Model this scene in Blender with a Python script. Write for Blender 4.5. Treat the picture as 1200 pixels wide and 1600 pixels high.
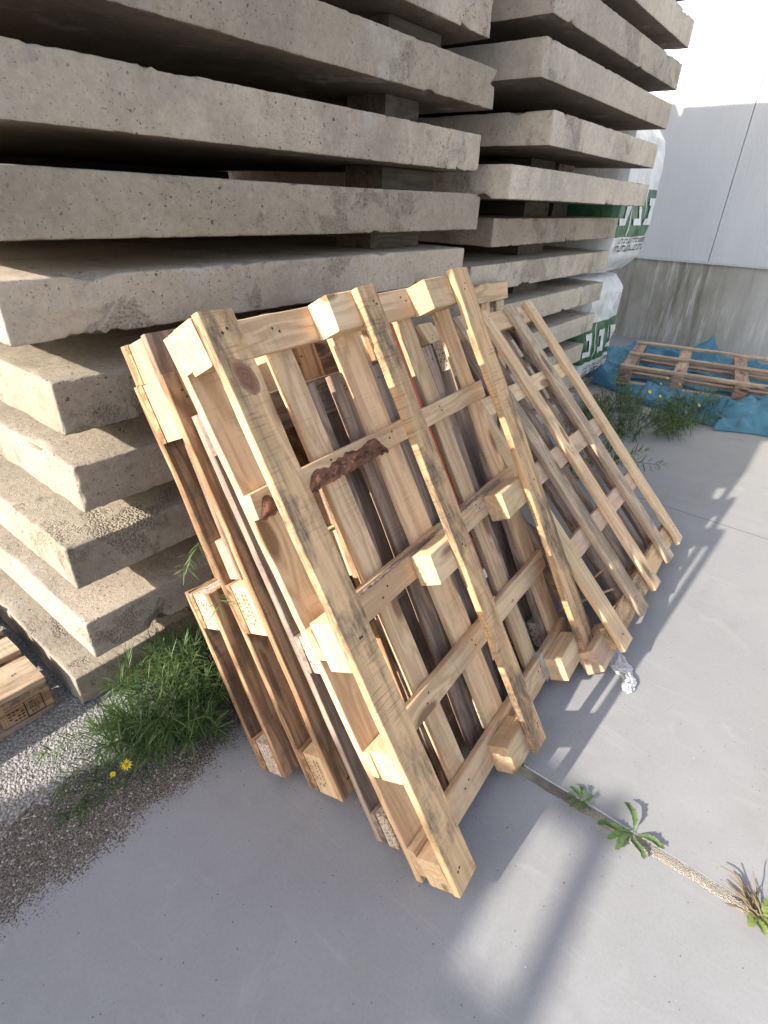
import bpy, bmesh, math, random
from mathutils import Vector, Matrix, noise
R = math.radians
for o in list(bpy.data.objects): bpy.data.objects.remove(o, do_unlink=True)
scene = bpy.context.scene
COL = scene.collection

# ------------------------------------------------------------------ camera
YAW, PITCH, ROLL, FPX, EYE = .65546, .52012, -.03885, 852.0, 1.5
f = Vector((math.cos(YAW)*math.cos(PITCH), math.sin(YAW)*math.cos(PITCH), -math.sin(PITCH)))
r0 = f.cross(Vector((0, 0, 1))).normalized(); d0 = f.cross(r0)
cr, sr = math.cos(ROLL), math.sin(ROLL)
right = cr*r0 + sr*d0; down = -sr*r0 + cr*d0
cam = bpy.data.cameras.new('camera'); camo = bpy.data.objects.new('camera', cam); COL.objects.link(camo)
cam.sensor_fit = 'HORIZONTAL'; cam.sensor_width = 36; cam.lens = 36*FPX/1200
cam.clip_start = .02; cam.clip_end = 500
M = Matrix((( right.x, -down.x, -f.x, 0), (right.y, -down.y, -f.y, 0), (right.z, -down.z, -f.z, EYE), (0, 0, 0, 1)))
camo.matrix_world = M
scene.camera = camo
scene.render.resolution_x = 768; scene.render.resolution_y = 1024

# ------------------------------------------------------------------ light
SUN = Vector((-1.9, .647, 1)).normalized()
world = bpy.data.worlds.new('World'); scene.world = world; world.use_nodes = True
nt = world.node_tree; nt.nodes.clear()
sky = nt.nodes.new('ShaderNodeTexSky'); sky.sky_type = 'NISHITA'; sky.sun_disc = False
sky.sun_elevation = math.asin(SUN.z); sky.sun_rotation = math.atan2(SUN.x, SUN.y)
sky.dust_density = 2.0; sky.ozone_density = .7
bg = nt.nodes.new('ShaderNodeBackground'); bg.inputs[1].default_value = .15
wo = nt.nodes.new('ShaderNodeOutputWorld')
nt.links.new(sky.outputs[0], bg.inputs[0]); nt.links.new(bg.outputs[0], wo.inputs[0])
sl = bpy.data.lights.new('sun', 'SUN'); sl.energy = 4.6; sl.angle = R(.53); sl.color = (1, .93, .82)
so = bpy.data.objects.new('sun', sl); COL.objects.link(so); so.rotation_euler = SUN.to_track_quat('Z', 'Y').to_euler()
so.location = (-6, 3, 8)
vs = scene.view_settings
vs.view_transform = 'Standard'; vs.look = 'None'; vs.gamma = 1; vs.use_curve_mapping = False; vs.exposure = 1.0

# ------------------------------------------------------------------ node helpers
class NT:
    def __init__(s, name):
        s.m = bpy.data.materials.new(name); s.m.use_nodes = True; s.t = s.m.node_tree; s.t.nodes.clear()
        s.out = s.n('ShaderNodeOutputMaterial'); s.b = s.n('ShaderNodeBsdfPrincipled')
        s.t.links.new(s.b.outputs[0], s.out.inputs[0]); s.b.inputs['Roughness'].default_value = .8
        s.b.inputs['Specular IOR Level'].default_value = .25
    def n(s, t): return s.t.nodes.new(t)
    def set(s, sock, v):
        if hasattr(v, 'is_output'): s.t.links.new(v, sock)
        elif isinstance(v, (tuple, list)) and len(v) == 3 and sock.type == 'RGBA': sock.default_value = (*v, 1)
        else: sock.default_value = v
    def coord(s, which='Object'): return s.n('ShaderNodeTexCoord').outputs[which]
    def math(s, op, a, b=0.0, c=None, clamp=False):
        n = s.n('ShaderNodeMath'); n.operation = op; n.use_clamp = clamp; s.set(n.inputs[0], a); s.set(n.inputs[1], b)
        if c is not None: s.set(n.inputs[2], c)
        return n.outputs[0]
    def vmath(s, op, a, b):
        n = s.n('ShaderNodeVectorMath'); n.operation = op; s.set(n.inputs[0], a); s.set(n.inputs[1], b); return n.outputs[0]
    def mul(s, v, k): return s.vmath('MULTIPLY', v, k)
    def noise(s, v, sc, det=4, rough=.55, dist=0.0):
        n = s.n('ShaderNodeTexNoise'); s.set(n.inputs['Vector'], v); n.inputs['Scale'].default_value = sc
        n.inputs['Detail'].default_value = det; n.inputs['Roughness'].default_value = rough; n.inputs['Distortion'].default_value = dist
        return n.outputs[0]
    def vor(s, v, sc, feat='F1', rnd=1.0, col=False):
        n = s.n('ShaderNodeTexVoronoi'); s.set(n.inputs['Vector'], v); n.inputs['Scale'].default_value = sc; n.feature = feat
        n.inputs['Randomness'].default_value = rnd
        return n.outputs['Color'] if col else n.outputs['Distance']
    def map(s, v, a, b, c=0.0, d=1.0):
        n = s.n('ShaderNodeMapRange'); n.clamp = True; s.set(n.inputs[0], v)
        for i, k in enumerate((a, b, c, d)): n.inputs[i+1].default_value = k
        return n.outputs[0]
    def mix(s, fac, a, b, mode='MIX'):
        n = s.n('ShaderNodeMix'); n.data_type = 'RGBA'; n.blend_type = mode; n.clamp_factor = True
        s.set(n.inputs[0], fac); s.set(n.inputs[6], a); s.set(n.inputs[7], b); return n.outputs[2]
    def sep(s, v):
        n = s.n('ShaderNodeSeparateXYZ'); s.set(n.inputs[0], v); return n.outputs
    def comb(s, x, y, z):
        n = s.n('ShaderNodeCombineXYZ')
        for i, k in enumerate((x, y, z)): s.set(n.inputs[i], k)
        return n.outputs[0]
    def rand(s): return s.n('ShaderNodeObjectInfo').outputs['Random']
    def bump(s, h, strength=.3, dist=.01):
        n = s.n('ShaderNodeBump'); n.inputs['Strength'].default_value = strength; n.inputs['Distance'].default_value = dist
        s.set(n.inputs['Height'], h); s.t.links.new(n.outputs[0], s.b.inputs['Normal'])
    def color(s, v): s.set(s.b.inputs['Base Color'], v)

def wood(name, light, dark, dirt=(.16, .14, .12), dirt_amt=.4, grain=.7, knots=True, saw=.5):
    k = NT(name); rnd = k.rand()
    off = k.vmath('SCALE', (1, 1, 1), (0, 0, 0))
    off = k.comb(k.math('MULTIPLY', rnd, 37.0), k.math('MULTIPLY', rnd, 91.0), k.math('MULTIPLY', rnd, 53.0))
    P = k.vmath('ADD', k.coord(), off)
    warp = k.noise(k.mul(P, (2.0, 9, 9)), 1.0, 2)
    w3 = k.math('MULTIPLY', k.math('SUBTRACT', warp, .5), .06)
    Pw = k.vmath('ADD', P, k.comb(0.0, w3, w3))
    # knots
    kv = k.vor(k.mul(Pw, (2.6, 7.5, 7.5)), 1.0)
    knot = k.map(kv, .11, .17, 1, 0) if knots else 0.0
    halo = k.map(kv, .10, .42, 1, 0) if knots else 0.0
    ringc = k.math('ADD', k.math('MULTIPLY', k.noise(k.mul(Pw, (.9, 17, 17)), 1.0, 3, .6), 1.0), k.math('MULTIPLY', halo, .35) if knots else 0.0)
    rings = k.math('PINGPONG', k.math('MULTIPLY', ringc, 9.0), 1.0)
    rings = k.map(rings, 0, 1, 0, 1)
    fibre = k.noise(k.mul(Pw, (5, 210, 210)), 1.0, 5, .7)
    g = k.math('ADD', k.math('MULTIPLY', rings, .45), k.math('MULTIPLY', fibre, .55))
    c = k.mix(k.math('MULTIPLY', k.map(g, .36, .66), grain), light, dark)
    # board to board tone
    tone = k.map(rnd, 0, 1, .82, 1.14)
    c = k.mix(1.0, c, k.comb(tone, k.math('POWER', tone, 1.08), k.math('POWER', tone, 1.2)), 'MULTIPLY')
    if knots:
        c = k.mix(k.math('MULTIPLY', knot, .85), c, (dark[0]*.42, dark[1]*.36, dark[2]*.33))
    # saw marks across the board
    sm = k.noise(k.mul(P, (190, 9, 9)), 1.0, 2, .5)
    smf = k.math('MULTIPLY', k.map(sm, .52, .66), k.map(k.noise(k.mul(P, (4, 14, 14)), 1.0, 2), .45, .62))
    c = k.mix(k.math('MULTIPLY', smf, saw*.55), c, (dark[0]*.4, dark[1]*.42, dark[2]*.45))
    # dirt smudges
    d1 = k.noise(k.mul(k.vmath('ADD', P, (5.3, 1.7, 9.1)), (4.0, 8, 8)), 1.0, 6, .68)
    df = k.map(d1, .57-.12*dirt_amt, .70-.12*dirt_amt)
    df = k.math('MULTIPLY', df, k.map(k.noise(k.mul(P, (30, 160, 160)), 1.0, 3), .25, .65, .35, 1))
    c = k.mix(k.math('MULTIPLY', df, .35+.6*dirt_amt), c, dirt)
    # long dark weather streaks along the grain
    lk = k.map(k.noise(k.mul(k.vmath('ADD', P, (1.9, 4.2, 6.3)), (.8, 16, 16)), 1.0, 5, .6), .70-.16*dirt_amt, .80-.12*dirt_amt)
    c = k.mix(k.math('MULTIPLY', lk, .25+.55*dirt_amt), c, (dirt[0]*.8, dirt[1]*.75, dirt[2]*.7))
    sp = k.vor(k.mul(P, (60, 150, 150)), 1.0)
    c = k.mix(k.math('MULTIPLY', k.map(sp, .04, .1, 1, 0), .5), c, (.06, .05, .04))
    k.color(c); k.b.inputs['Roughness'].default_value = .75
    h = k.math('ADD', k.math('MULTIPLY', fibre, .6), k.math('MULTIPLY', sm, .35*saw))
    h = k.math('SUBTRACT', h, k.math('MULTIPLY', rings, .15))
    k.bump(h, .55, .004)
    return k.m

W = {}
W['fresh'] = wood('pine_fresh', (.74, .52, .32), (.47, .285, .155), dirt_amt=.14, grain=.62, saw=.4)
W['pale'] = wood('pine_pale', (.72, .52, .32), (.50, .325, .18), dirt_amt=.14, grain=.55, saw=.5)
W['dirty'] = wood('pine_dirty', (.68, .435, .235), (.42, .26, .135), dirt=(.06, .052, .045), dirt_amt=.85, grain=.65, saw=1)
W['drift'] = wood('pine_drift', (.55, .415, .285), (.34, .24, .16), dirt=(.13, .115, .10), dirt_amt=.6, grain=.8)
W['brown'] = wood('pine_brown', (.46, .285, .16), (.22, .12, .062), dirt=(.06, .046, .036), dirt_amt=.6, grain=.9)
W['old'] = wood('wood_old_brown', (.43, .30, .22), (.22, .15, .11), dirt=(.06, .05, .045), dirt_amt=.5, grain=.85)
W['grey'] = wood('wood_grey', (.37, .28, .225), (.20, .15, .12), dirt=(.09, .078, .07), dirt_amt=.5, grain=.85)
W['pink'] = wood('pine_pinkish', (.63, .44, .30), (.44, .29, .19), dirt_amt=.3, grain=.55)
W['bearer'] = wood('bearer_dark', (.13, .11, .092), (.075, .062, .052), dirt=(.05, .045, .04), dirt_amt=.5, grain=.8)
W['orange'] = wood('orange_paint', (.60, .12, .05), (.42, .08, .04), dirt_amt=.35, grain=.5, knots=False)

def chip_mat():
    k = NT('particle_board'); P = k.vmath('ADD', k.coord(), k.comb(k.math('MULTIPLY', k.rand(), 9.0), 0.0, 0.0))
    v = k.vor(k.mul(P, (1, 1, 1)), 230, col=True); s = k.sep(v)
    c = k.mix(k.map(s[0], .1, .9), (.36, .27, .20), (.60, .50, .42))
    c = k.mix(k.map(s[1], .8, .9), c, (.16, .11, .08))
    k.color(c); k.bump(s[0], .5, .004); return k.m
W['chip'] = chip_mat()
def bark_mat():
    k = NT('bark'); P = k.coord()
    n = k.noise(k.mul(P, (22, 60, 60)), 1.0, 6, .7)
    c = k.mix(k.map(n, .35, .65), (.065, .036, .026), (.38, .175, .10)); k.color(c)
    k.bump(n, 1.0, .012); k.b.inputs['Roughness'].default_value = .9; return k.m
BARK = bark_mat()
def plain(name, c, rough=.7, metal=0.0):
    k = NT(name); n = k.noise(k.coord(), 40, 4); k.color(k.mix(k.map(n, .3, .7), tuple(x*.85 for x in c), tuple(min(1, x*1.1) for x in c)))
    k.b.inputs['Roughness'].default_value = rough; k.b.inputs['Metallic'].default_value = metal; return k.m
NAIL = plain('nail_steel', (.05, .042, .036), .6)
INK = plain('stamp_ink', (.035, .022, .018), .8)

def concrete(name, base, stain=.5):
    k = NT(name); rnd = k.rand(); Pn = k.coord()
    P = k.vmath('ADD', Pn, k.comb(k.math('MULTIPLY', rnd, 31.0), k.math('MULTIPLY', rnd, 17.0), k.math('MULTIPLY', rnd, 23.0)))
    big = k.noise(P, 2.2, 6, .6)
    fine = k.noise(P, 48, 8, .78); mid = k.noise(P, 13, 7, .7)
    c = k.mix(k.map(big, .3, .7), tuple(x*.84 for x in base), tuple(x*1.12 for x in base))
    c = k.mix(k.map(fine, .36, .56), k.mix(.42, c, (base[0]*.60, base[1]*.58, base[2]*.55)), c)
    c = k.mix(k.map(fine, .56, .72, 0, .3), c, (base[0]*1.35, base[1]*1.38, base[2]*1.42))
    c = k.mix(k.map(mid, .52, .70, 0, .35), c, (base[0]*.58, base[1]*.56, base[2]*.53))
    tn = k.map(rnd, 0, 1, .84, 1.13)
    c = k.mix(1.0, c, k.comb(tn, tn, tn), 'MULTIPLY')
    gr = k.map(k.noise(k.vmath('ADD', P, (6, 1, 4)), 1.7, 8, .68), .50, .64)
    c = k.mix(k.math('MULTIPLY', gr, .62), c, (base[0]*.5, base[1]*.52, base[2]*.53))
    # worn rough patches, darker, with a hard ragged outline
    pa = k.noise(P, 3.1, 8, .72, .4)
    pm = k.map(pa, .56, .60)
    grit = k.vor(P, 120)
    c = k.mix(k.math('MULTIPLY', pm, k.map(grit, .1, .6, .8, .25)), c, (base[0]*.42, base[1]*.40, base[2]*.38))
    # pale lime bloom
    li = k.map(k.noise(k.vmath('ADD', P, (3.1, 7, 2)), 4.0, 7, .7), .58, .68)
    c = k.mix(k.math('MULTIPLY', li, .45), c, (.52, .50, .46))
    # rust-brown runs
    ru = k.map(k.noise(k.mul(P, (9, 9, 1.2)), 1.0, 5, .6), .58, .75)
    c = k.mix(k.math('MULTIPLY', ru, .35*stain), c, (.20, .15, .11))
    # air holes of several sizes
    hn = k.n('ShaderNodeTexNoise'); k.set(hn.inputs['Vector'], P); hn.inputs['Scale'].default_value = 110; hn.inputs['Detail'].default_value = 3
    hw = k.vmath('SCALE', (0, 0, 0), (0, 0, 0)); hw = k.mul(k.vmath('SUBTRACT', hn.outputs[1], (.5, .5, .5)), (.012, .012, .012))
    def holes(sc, th, seed, keep):
        q = k.vmath('ADD', k.vmath('ADD', P, (seed, seed*1.7, seed*.6)), hw); d = k.vor(q, sc); cell = k.sep(k.vor(q, sc, col=True))[0]
        return k.math('MULTIPLY', k.map(d, th*.75, th, 1, 0), k.math('GREATER_THAN', cell, keep))
    h = k.math('MAXIMUM', holes(48, .17, 1.3, .5), k.math('MAXIMUM', holes(120, .22, 4.1, .45), holes(20, .10, 7.7, .78)))
    h = k.math('MULTIPLY', h, k.map(k.noise(k.vmath('ADD', P, (8, 2, 5)), 4.5, 4, .6), .40, .58, .35, 1))
    c = k.mix(k.math('MULTIPLY', h, .8), c, (.075, .067, .058))
    k.color(c); k.b.inputs['Roughness'].default_value = .9
    hh = k.math('SUBTRACT', k.math('ADD', k.math('MULTIPLY', fine, .8), k.math('MULTIPLY', mid, .6)), k.math('MULTIPLY', h, .7))
    hh = k.math('SUBTRACT', hh, k.math('MULTIPLY', pm, k.math('MULTIPLY', grit, .9)))
    k.bump(hh, .8, .009)
    return k.m
CONC = concrete('cast_concrete', (.465, .395, .315))
UNDER_SHADE = concrete('slab_underside_shade', (.20, .165, .13), .9)  # shade under the slabs put into the colour of their bottom faces
CONCR = concrete('cast_concrete_pale', (.58, .51, .42), .8)
CONC2 = concrete('cast_concrete_greyer', (.425, .365, .285), .8)

# ------------------------------------------------------------------ object helpers
def tag(o, label=None, cat=None, group=None, kind=None):
    if label: o['label'] = label
    if cat: o['category'] = cat
    if group: o['group'] = group
    if kind: o['kind'] = kind
    return o
def mesh(name, vs, fs, mats, parent=None, mat4=None, smooth=True, fm=None):
    me = bpy.data.meshes.new(name); me.from_pydata([tuple(v) for v in vs], [], fs)
    if not isinstance(mats, (list, tuple)): mats = [mats]
    for m in mats: me.materials.append(m)
    if fm: me.polygons.foreach_set('material_index', fm)
    if smooth: me.polygons.foreach_set('use_smooth', [True]*len(me.polygons))
    me.update()
    o = bpy.data.objects.new(name, me); COL.objects.link(o)
    if parent: o.parent = parent
    if mat4 is not None: o.matrix_local = mat4
    return o
def empty(name, mat4):
    o = bpy.data.objects.new(name, None); COL.objects.link(o); o.empty_display_size = .1; o.matrix_world = mat4; return o
def N3(x, y, z): return noise.noise(Vector((x, y, z)))

SEED = [0]
def board(name, parent, u0, u1, v0, v1, w0, w1, mat, wane=.0025, bow=.0, nails=None, ch=.0022):
    """a plank in the thing's (u,v,w) space; its own X runs along its longer side"""
    SEED[0] += 1; s = SEED[0]*7.31
    du, dv, dw = u1-u0, v1-v0, w1-w0
    if dv >= du: Lx, Wd = dv, du; X, Y = Vector((0, 1, 0)), Vector((-1, 0, 0))
    else: Lx, Wd = du, dv; X, Y = Vector((1, 0, 0)), Vector((0, 1, 0))
    Z = Vector((0, 0, 1)); c = Vector(((u0+u1)/2, (v0+v1)/2, (w0+w1)/2))
    m4 = Matrix(((X.x, Y.x, Z.x, c.x), (X.y, Y.y, Z.y, c.y), (X.z, Y.z, Z.z, c.z), (0, 0, 0, 1)))
    n = max(3, int(Lx/.035)); a, t = Wd/2, dw/2
    vsx, fs = [], []
    ends = []
    sk0, sk1 = (random.random()-.5)*.006, (random.random()-.5)*.006
    for i in range(n+1):
        x = -Lx/2 + Lx*i/n
        if i == 0 : x += 0
        fq = 6 if wane < .006 else 3.2; l = wane*(N3(x*fq, s, 0)+.3*N3(x*22, s, 3)*min(1, .003/wane+.15)); rr = wane*(N3(x*fq, s, 9)+.3*N3(x*22, s, 13)*min(1, .003/wane+.15))
        b = bow*math.cos(x/Lx*math.pi)
        tz = .0006*N3(x*9, s, 5)
        sec = [(-a+l, -t+ch), (-a+l+ch, -t), (a+rr-ch, -t), (a+rr, -t+ch), (a+rr, t-ch), (a+rr-ch, t), (-a+l+ch, t), (-a+l, t-ch)]
        for (y, z) in sec:
            xx = x
            if i == 0: xx += sk0*y/a + .0012*N3(y*90, z*90, s)
            if i == n: xx += sk1*y/a + .0012*N3(y*90, z*90, s+4)
            vsx.append((xx, y, z+b+tz))
    for i in range(n):
        for j in range(8):
            p, q = i*8+j, i*8+(j+1) % 8
            fs.append((p, p+8, q+8, q))
    fs.append(tuple(range(8))); fs.append(tuple(n*8+j for j in reversed(range(8))))
    fm = [0]*len(fs)
    if nails:
        inv = m4.inverted()
        for (nu, nv, sgn) in nails:
            p = inv @ Vector((nu, nv, 0)); zz = sgn*(t+.0006) + bow*math.cos(p.x/Lx*math.pi)
            k0 = len(vsx); rad = .0035
            for q in range(7):
                an = q/7*2*math.pi*sgn; vsx.append((p.x+rad*math.cos(an), p.y+rad*math.sin(an), zz))
            fs.append(tuple(k0+q for q in range(7))); fm.append(1)
    o = mesh(name, vsx, fs, [mat, NAIL], parent, m4, smooth=False, fm=fm)
    return o

def frame(X, Y, Z, psi, th, ro=0):
    u = Vector((math.cos(psi), math.sin(psi), 0)); back = Vector((-math.sin(psi), math.cos(psi), 0))
    v = math.cos(th)*Vector((0, 0, 1)) + math.sin(th)*back; w = u.cross(v)
    u2 = math.cos(ro)*u + math.sin(ro)*v; v2 = -math.sin(ro)*u + math.cos(ro)*v
    return Matrix(((u2.x, v2.x, w.x, X), (u2.y, v2.y, w.y, Y), (u2.z, v2.z, w.z, Z), (0, 0, 0, 1)))
def bl(parent, u0, u1, v0, v1, w0, w1, mat): return board('block', parent, u0, u1, v0, v1, w0, w1, mat, wane=.001, ch=.003)

def nails_at(us, vsl, sgn=1, d=.018): return [(u+random.uniform(-d, d), v+random.uniform(-d, d), sgn) for u in us for v in vsl for _ in (0, 1)]

# ------------------------------------------------------------------ ground
def ground():
    k = NT('yard_concrete'); P = k.coord(); xyz = k.sep(P)
    big = k.noise(P, 1.1, 6, .6); mid = k.noise(P, 7, 6, .65); fine = k.noise(P, 120, 6, .8)
    base = k.mix(k.map(big, .3, .7), (.268, .268, .278), (.318, .318, .323))
    base = k.mix(k.map(mid, .35, .75), base, k.mix(.5, base, (.25, .245, .25)))
    base = k.mix(k.map(fine, .40, .70, 0, .38), base, (.36, .36, .36)); base = k.mix(k.map(fine, .44, .30, 0, .4), base, (.19, .19, .195))
    # trowel arcs
    tr = k.noise(k.mul(P, (14, 2.2, 1)), 1.0, 5, .7, 1.2)
    base = k.mix(k.map(tr, .58, .72, 0, .3), base, (.40, .40, .40))
    sp = k.vor(P, 75); cell = k.sep(k.vor(P, 75, col=True))[0]
    base = k.mix(k.math('MULTIPLY', k.map(sp, .10, .16, 1, 0), k.math('GREATER_THAN', cell, .93)), base, (.09, .085, .08))
    # faint mossy and oily stains
    st = k.map(k.noise(k.vmath('ADD', P, (4, 9, 0)), 2.6, 5, .6), .58, .75)
    base = k.mix(k.math('MULTIPLY', st, .3), base, (.24, .225, .18))
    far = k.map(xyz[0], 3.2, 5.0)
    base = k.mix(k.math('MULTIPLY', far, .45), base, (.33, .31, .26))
    # damp-dark and worn pale blotches, tyre rubs, hairline cracks
    bl1 = k.map(k.noise(k.vmath('ADD', P, (11, 3, 0)), 3.4, 7, .68, .5), .56, .70)
    base = k.mix(k.math('MULTIPLY', bl1, .38), base, (.215, .212, .215))
    bl2 = k.map(k.noise(k.vmath('ADD', P, (2, 17, 0)), 5.2, 7, .7, .8), .58, .70)
    base = k.mix(k.math('MULTIPLY', bl2, .35), base, (.40, .395, .39))
    ty = k.map(k.noise(k.mul(k.vmath('ADD', P, (0, 1.3, 0)), (.35, 3.2, 1)), 1.0, 5, .7), .56, .66)
    base = k.mix(k.math('MULTIPLY', k.math('MULTIPLY', ty, k.map(k.noise(P, 40, 4, .7), .4, .6)), .28), base, (.17, .17, .175))
    # brown grit swept against the gravel
    wob = k.math('MULTIPLY', k.math('SUBTRACT', k.noise(P, 5, 6, .65), .5), .3)
    yy = k.math('ADD', xyz[1], wob)
    line = k.math('ADD', yy, k.math('MULTIPLY', xyz[0], .0))
    grit = k.vor(P, 210); gcol = k.sep(k.vor(P, 210, col=True))
    gc = k.mix(k.map(gcol[0], 0, 1), (.06, .05, .042), (.19, .165, .14)); gc = k.mix(k.map(gcol[1], .93, .97), gc, (.45, .43, .41))
    m1 = k.map(line, .98, 1.10)
    m1n = k.math('GREATER_THAN', m1, k.map(k.noise(P, 190, 3, .6), .3, .7))
    inx = k.map(xyz[0], 1.0, .72)
    c = k.mix(k.math('MULTIPLY', m1n, inx), base, gc)
    # grey-white gravel bed
    pv = k.vor(P, 115); pc = k.sep(k.vor(P, 115, col=True))
    gv = k.mix(k.map(pc[0], 0, 1), (.23, .22, .21), (.41, .40, .38)); gv = k.mix(k.map(pv, .45, .7), gv, (.20, .19, .175))
    m2 = k.map(k.math('ADD', line, k.math('MULTIPLY', xyz[0], .15)), 1.27, 1.36)
    m2 = k.math('MULTIPLY', k.math('GREATER_THAN', m2, k.map(k.noise(P, 60, 3, .6), .3, .7)), k.map(xyz[0], 1.0, .8))
    c = k.mix(m2, c, gv)
    k.color(c); k.b.inputs['Roughness'].default_value = .78
    hgt = k.math('ADD', k.math('MULTIPLY', fine, .12), k.math('MULTIPLY', mid, .2))
    hgt = k.math('ADD', hgt, k.math('MULTIPLY', k.math('MULTIPLY', m1n, inx), k.math('MULTIPLY', grit, -.6)))
    hgt = k.math('SUBTRACT', hgt, k.math('MULTIPLY', m2, k.math('MULTIPLY', pv, 1.6)))
    k.bump(hgt, .5, .008)
    s = 300
    o = mesh('ground', [(-s, -s, 0), (s, -s, 0), (s, s, 0), (-s, s, 0)], [(0, 1, 2, 3)], k.m, smooth=False)
    tag(o, kind='structure')
ground()

def stones():
    rng = random.Random(3); vs_, fs, fm = [], [], []
    ico = [(0, 0, 1), (.9, 0, .1), (.28, .85, .1), (-.72, .52, 0), (-.72, -.52, .1), (.28, -.85, 0)]
    fc = [(0, 1, 2), (0, 2, 3), (0, 3, 4), (0, 4, 5), (0, 5, 1)]
    def stone(x, y, r, mi):
        k0 = len(vs_); a = rng.random()*6.28; e = rng.uniform(.6, 1); hgt = rng.uniform(.35, .8)
        for (p, q, z) in ico:
            p *= rng.uniform(.75, 1.15); q *= e*rng.uniform(.8, 1.1)
            vs_.append((x+r*(p*math.cos(a)-q*math.sin(a)), y+r*(p*math.sin(a)+q*math.cos(a)), max(-.001, z*r*hgt)))
        for t in fc: fs.append(tuple(k0+i for i in t)); fm.append(mi)
    for _ in range(12000):
        x = rng.uniform(-.9, .62); y = rng.uniform(1.2, 1.8)
        if y > 1.56 and x > .2: continue
        if y < 1.31-.15*x+.09*N3(x*5, y*5, 1): continue
        stone(x, y, rng.choice((.002, .0025, .003, .004, .006)), rng.choice((0, 0, 0, 1)))
    for _ in range(8200):
        x = rng.uniform(-.9, .85); y = 1.10+.5*.1*N3(x*4, 3, 0)+(abs(rng.gauss(0, .12)) if rng.random() < .7 else -abs(rng.gauss(0, .035)))
        if y > 1.45: continue
        stone(x, y, rng.uniform(.0012, .0034), rng.choice((1, 2, 2)))
    a, b, c = plain('stone_pale', (.31, .30, .285), .9), plain('stone_mid', (.30, .28, .25), .9), plain('grit_brown', (.17, .145, .12), .9)
    o = mesh('gravel', vs_, fs, [a, b, c], smooth=False, fm=fm); tag(o, kind='stuff')
stones()

def debris():
    rng = random.Random(8); vs_, fs, fm = [], [], []
    for _ in range(75):
        x = rng.uniform(.1, 2.4); y = rng.uniform(-.9, 1.0)
        r = rng.choice((.001, .0012, .0015, .0028)); k0 = len(vs_)
        for q in range(5):
            an = q/5*6.28; vs_.append((x+r*math.cos(an)*rng.uniform(.5, 1.2), y+r*math.sin(an)*rng.uniform(.5, 1.2), .0002))
        vs_.append((x, y, r*.8))
        for q in range(5): fs.append((k0+q, k0+(q+1) % 5, k0+5)); fm.append(_ % 3 % 2)
    for (ax, ay, bx, by, n) in ((.62, .9, .75, .5, 160), (.66, .36, 1.1, .36, 160), (1.1, .36, 1.75, .36, 140), (1.1, .6, 1.16, -.4, 170), (.6, .95, .95, 1.15, 160)):
        for _ in range(n):
            q = rng.random(); x = ax+(bx-ax)*q+rng.gauss(0, .03); y = ay+(by-ay)*q+rng.gauss(0, .03); r = rng.uniform(.0006, .002); k0 = len(vs_)
            for w in range(4): an = w/4*6.28+q; vs_.append((x+r*math.cos(an), y+r*math.sin(an), .0002))
            vs_.append((x, y, r*.8))
            for w in range(4): fs.append((k0+w, k0+(w+1) % 4, k0+4)); fm.append(0 if rng.random() < .75 else 1)
    o = mesh('loose_grit', vs_, fs, [plain('grit_dark', (.13, .115, .10), .9), plain('grit_pale', (.45, .44, .43), .9)], smooth=False, fm=fm)
    tag(o, kind='stuff')
debris()

def joint():
    k = NT('joint_grit'); P = k.coord(); v = k.vor(P, 300); cc = k.sep(k.vor(P, 300, col=True))
    c = k.mix(k.map(cc[0], 0, 1), (.30, .265, .22), (.47, .42, .355)); c = k.mix(k.math('MULTIPLY', k.map(k.sep(P)[1], -.15, .15), k.map(k.noise(P, 9, 5), .34, .56)), c, (.17, .15, .125))
    k.color(c); k.bump(v, .8, .006)
    ed = plain('joint_edge', (.60, .60, .61), .7)
    vs_, fs, fm = [], [], []; n = 240; y0, y1 = .62, -3.2
    cols = (-.017, -.010, 0, .010, .0165, .0225)
    for i in range(n+1):
        y = y0+(y1-y0)*i/n; xc = 1.118-.018*(y-.34)*1.2+.002*N3(y*7, 0, 0)
        for j, cx in enumerate(cols):
            z = .0035+.0035*N3(y*60, j*3, 0)+.002*N3(y*14, j, 4) if 0 < j < 4 else .0006
            e = .004*N3(y*22, j*5, 2)+.004*N3(y*70, j*5, 2) if j == 0 else 0
            if j == 4: z = .0025
            vs_.append((xc+cx*.95+e, y, max(.0006, z)))
    m = len(cols)
    for i in range(n):
        for j in range(m-1):
            fs.append((i*m+j, i*m+j+1, (i+1)*m+j+1, (i+1)*m+j)); fm.append(1 if j == 4 else 0)
    fs = [tuple(reversed(q)) for q in fs]
    o = mesh('ground_joint', vs_, fs, [k.m, ed], fm=fm); tag(o, kind='structure')
    dk = plain('joint_dark', (.11, .11, .11), .9)
    vs_, fs = [], []
    for i in range(80):
        y = 1.2-4*i/79; x = 3.22+.03*(y)+.004*N3(y*9, 2, 0)
        vs_ += [(x-.0025, y, .0008), (x+.0025, y, .0008)]
        if i: fs.append((2*i-2, 2*i, 2*i+1, 2*i-1))
    o = mesh('ground_joint', vs_, fs, [dk]); tag(o, kind='structure')
joint()

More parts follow.
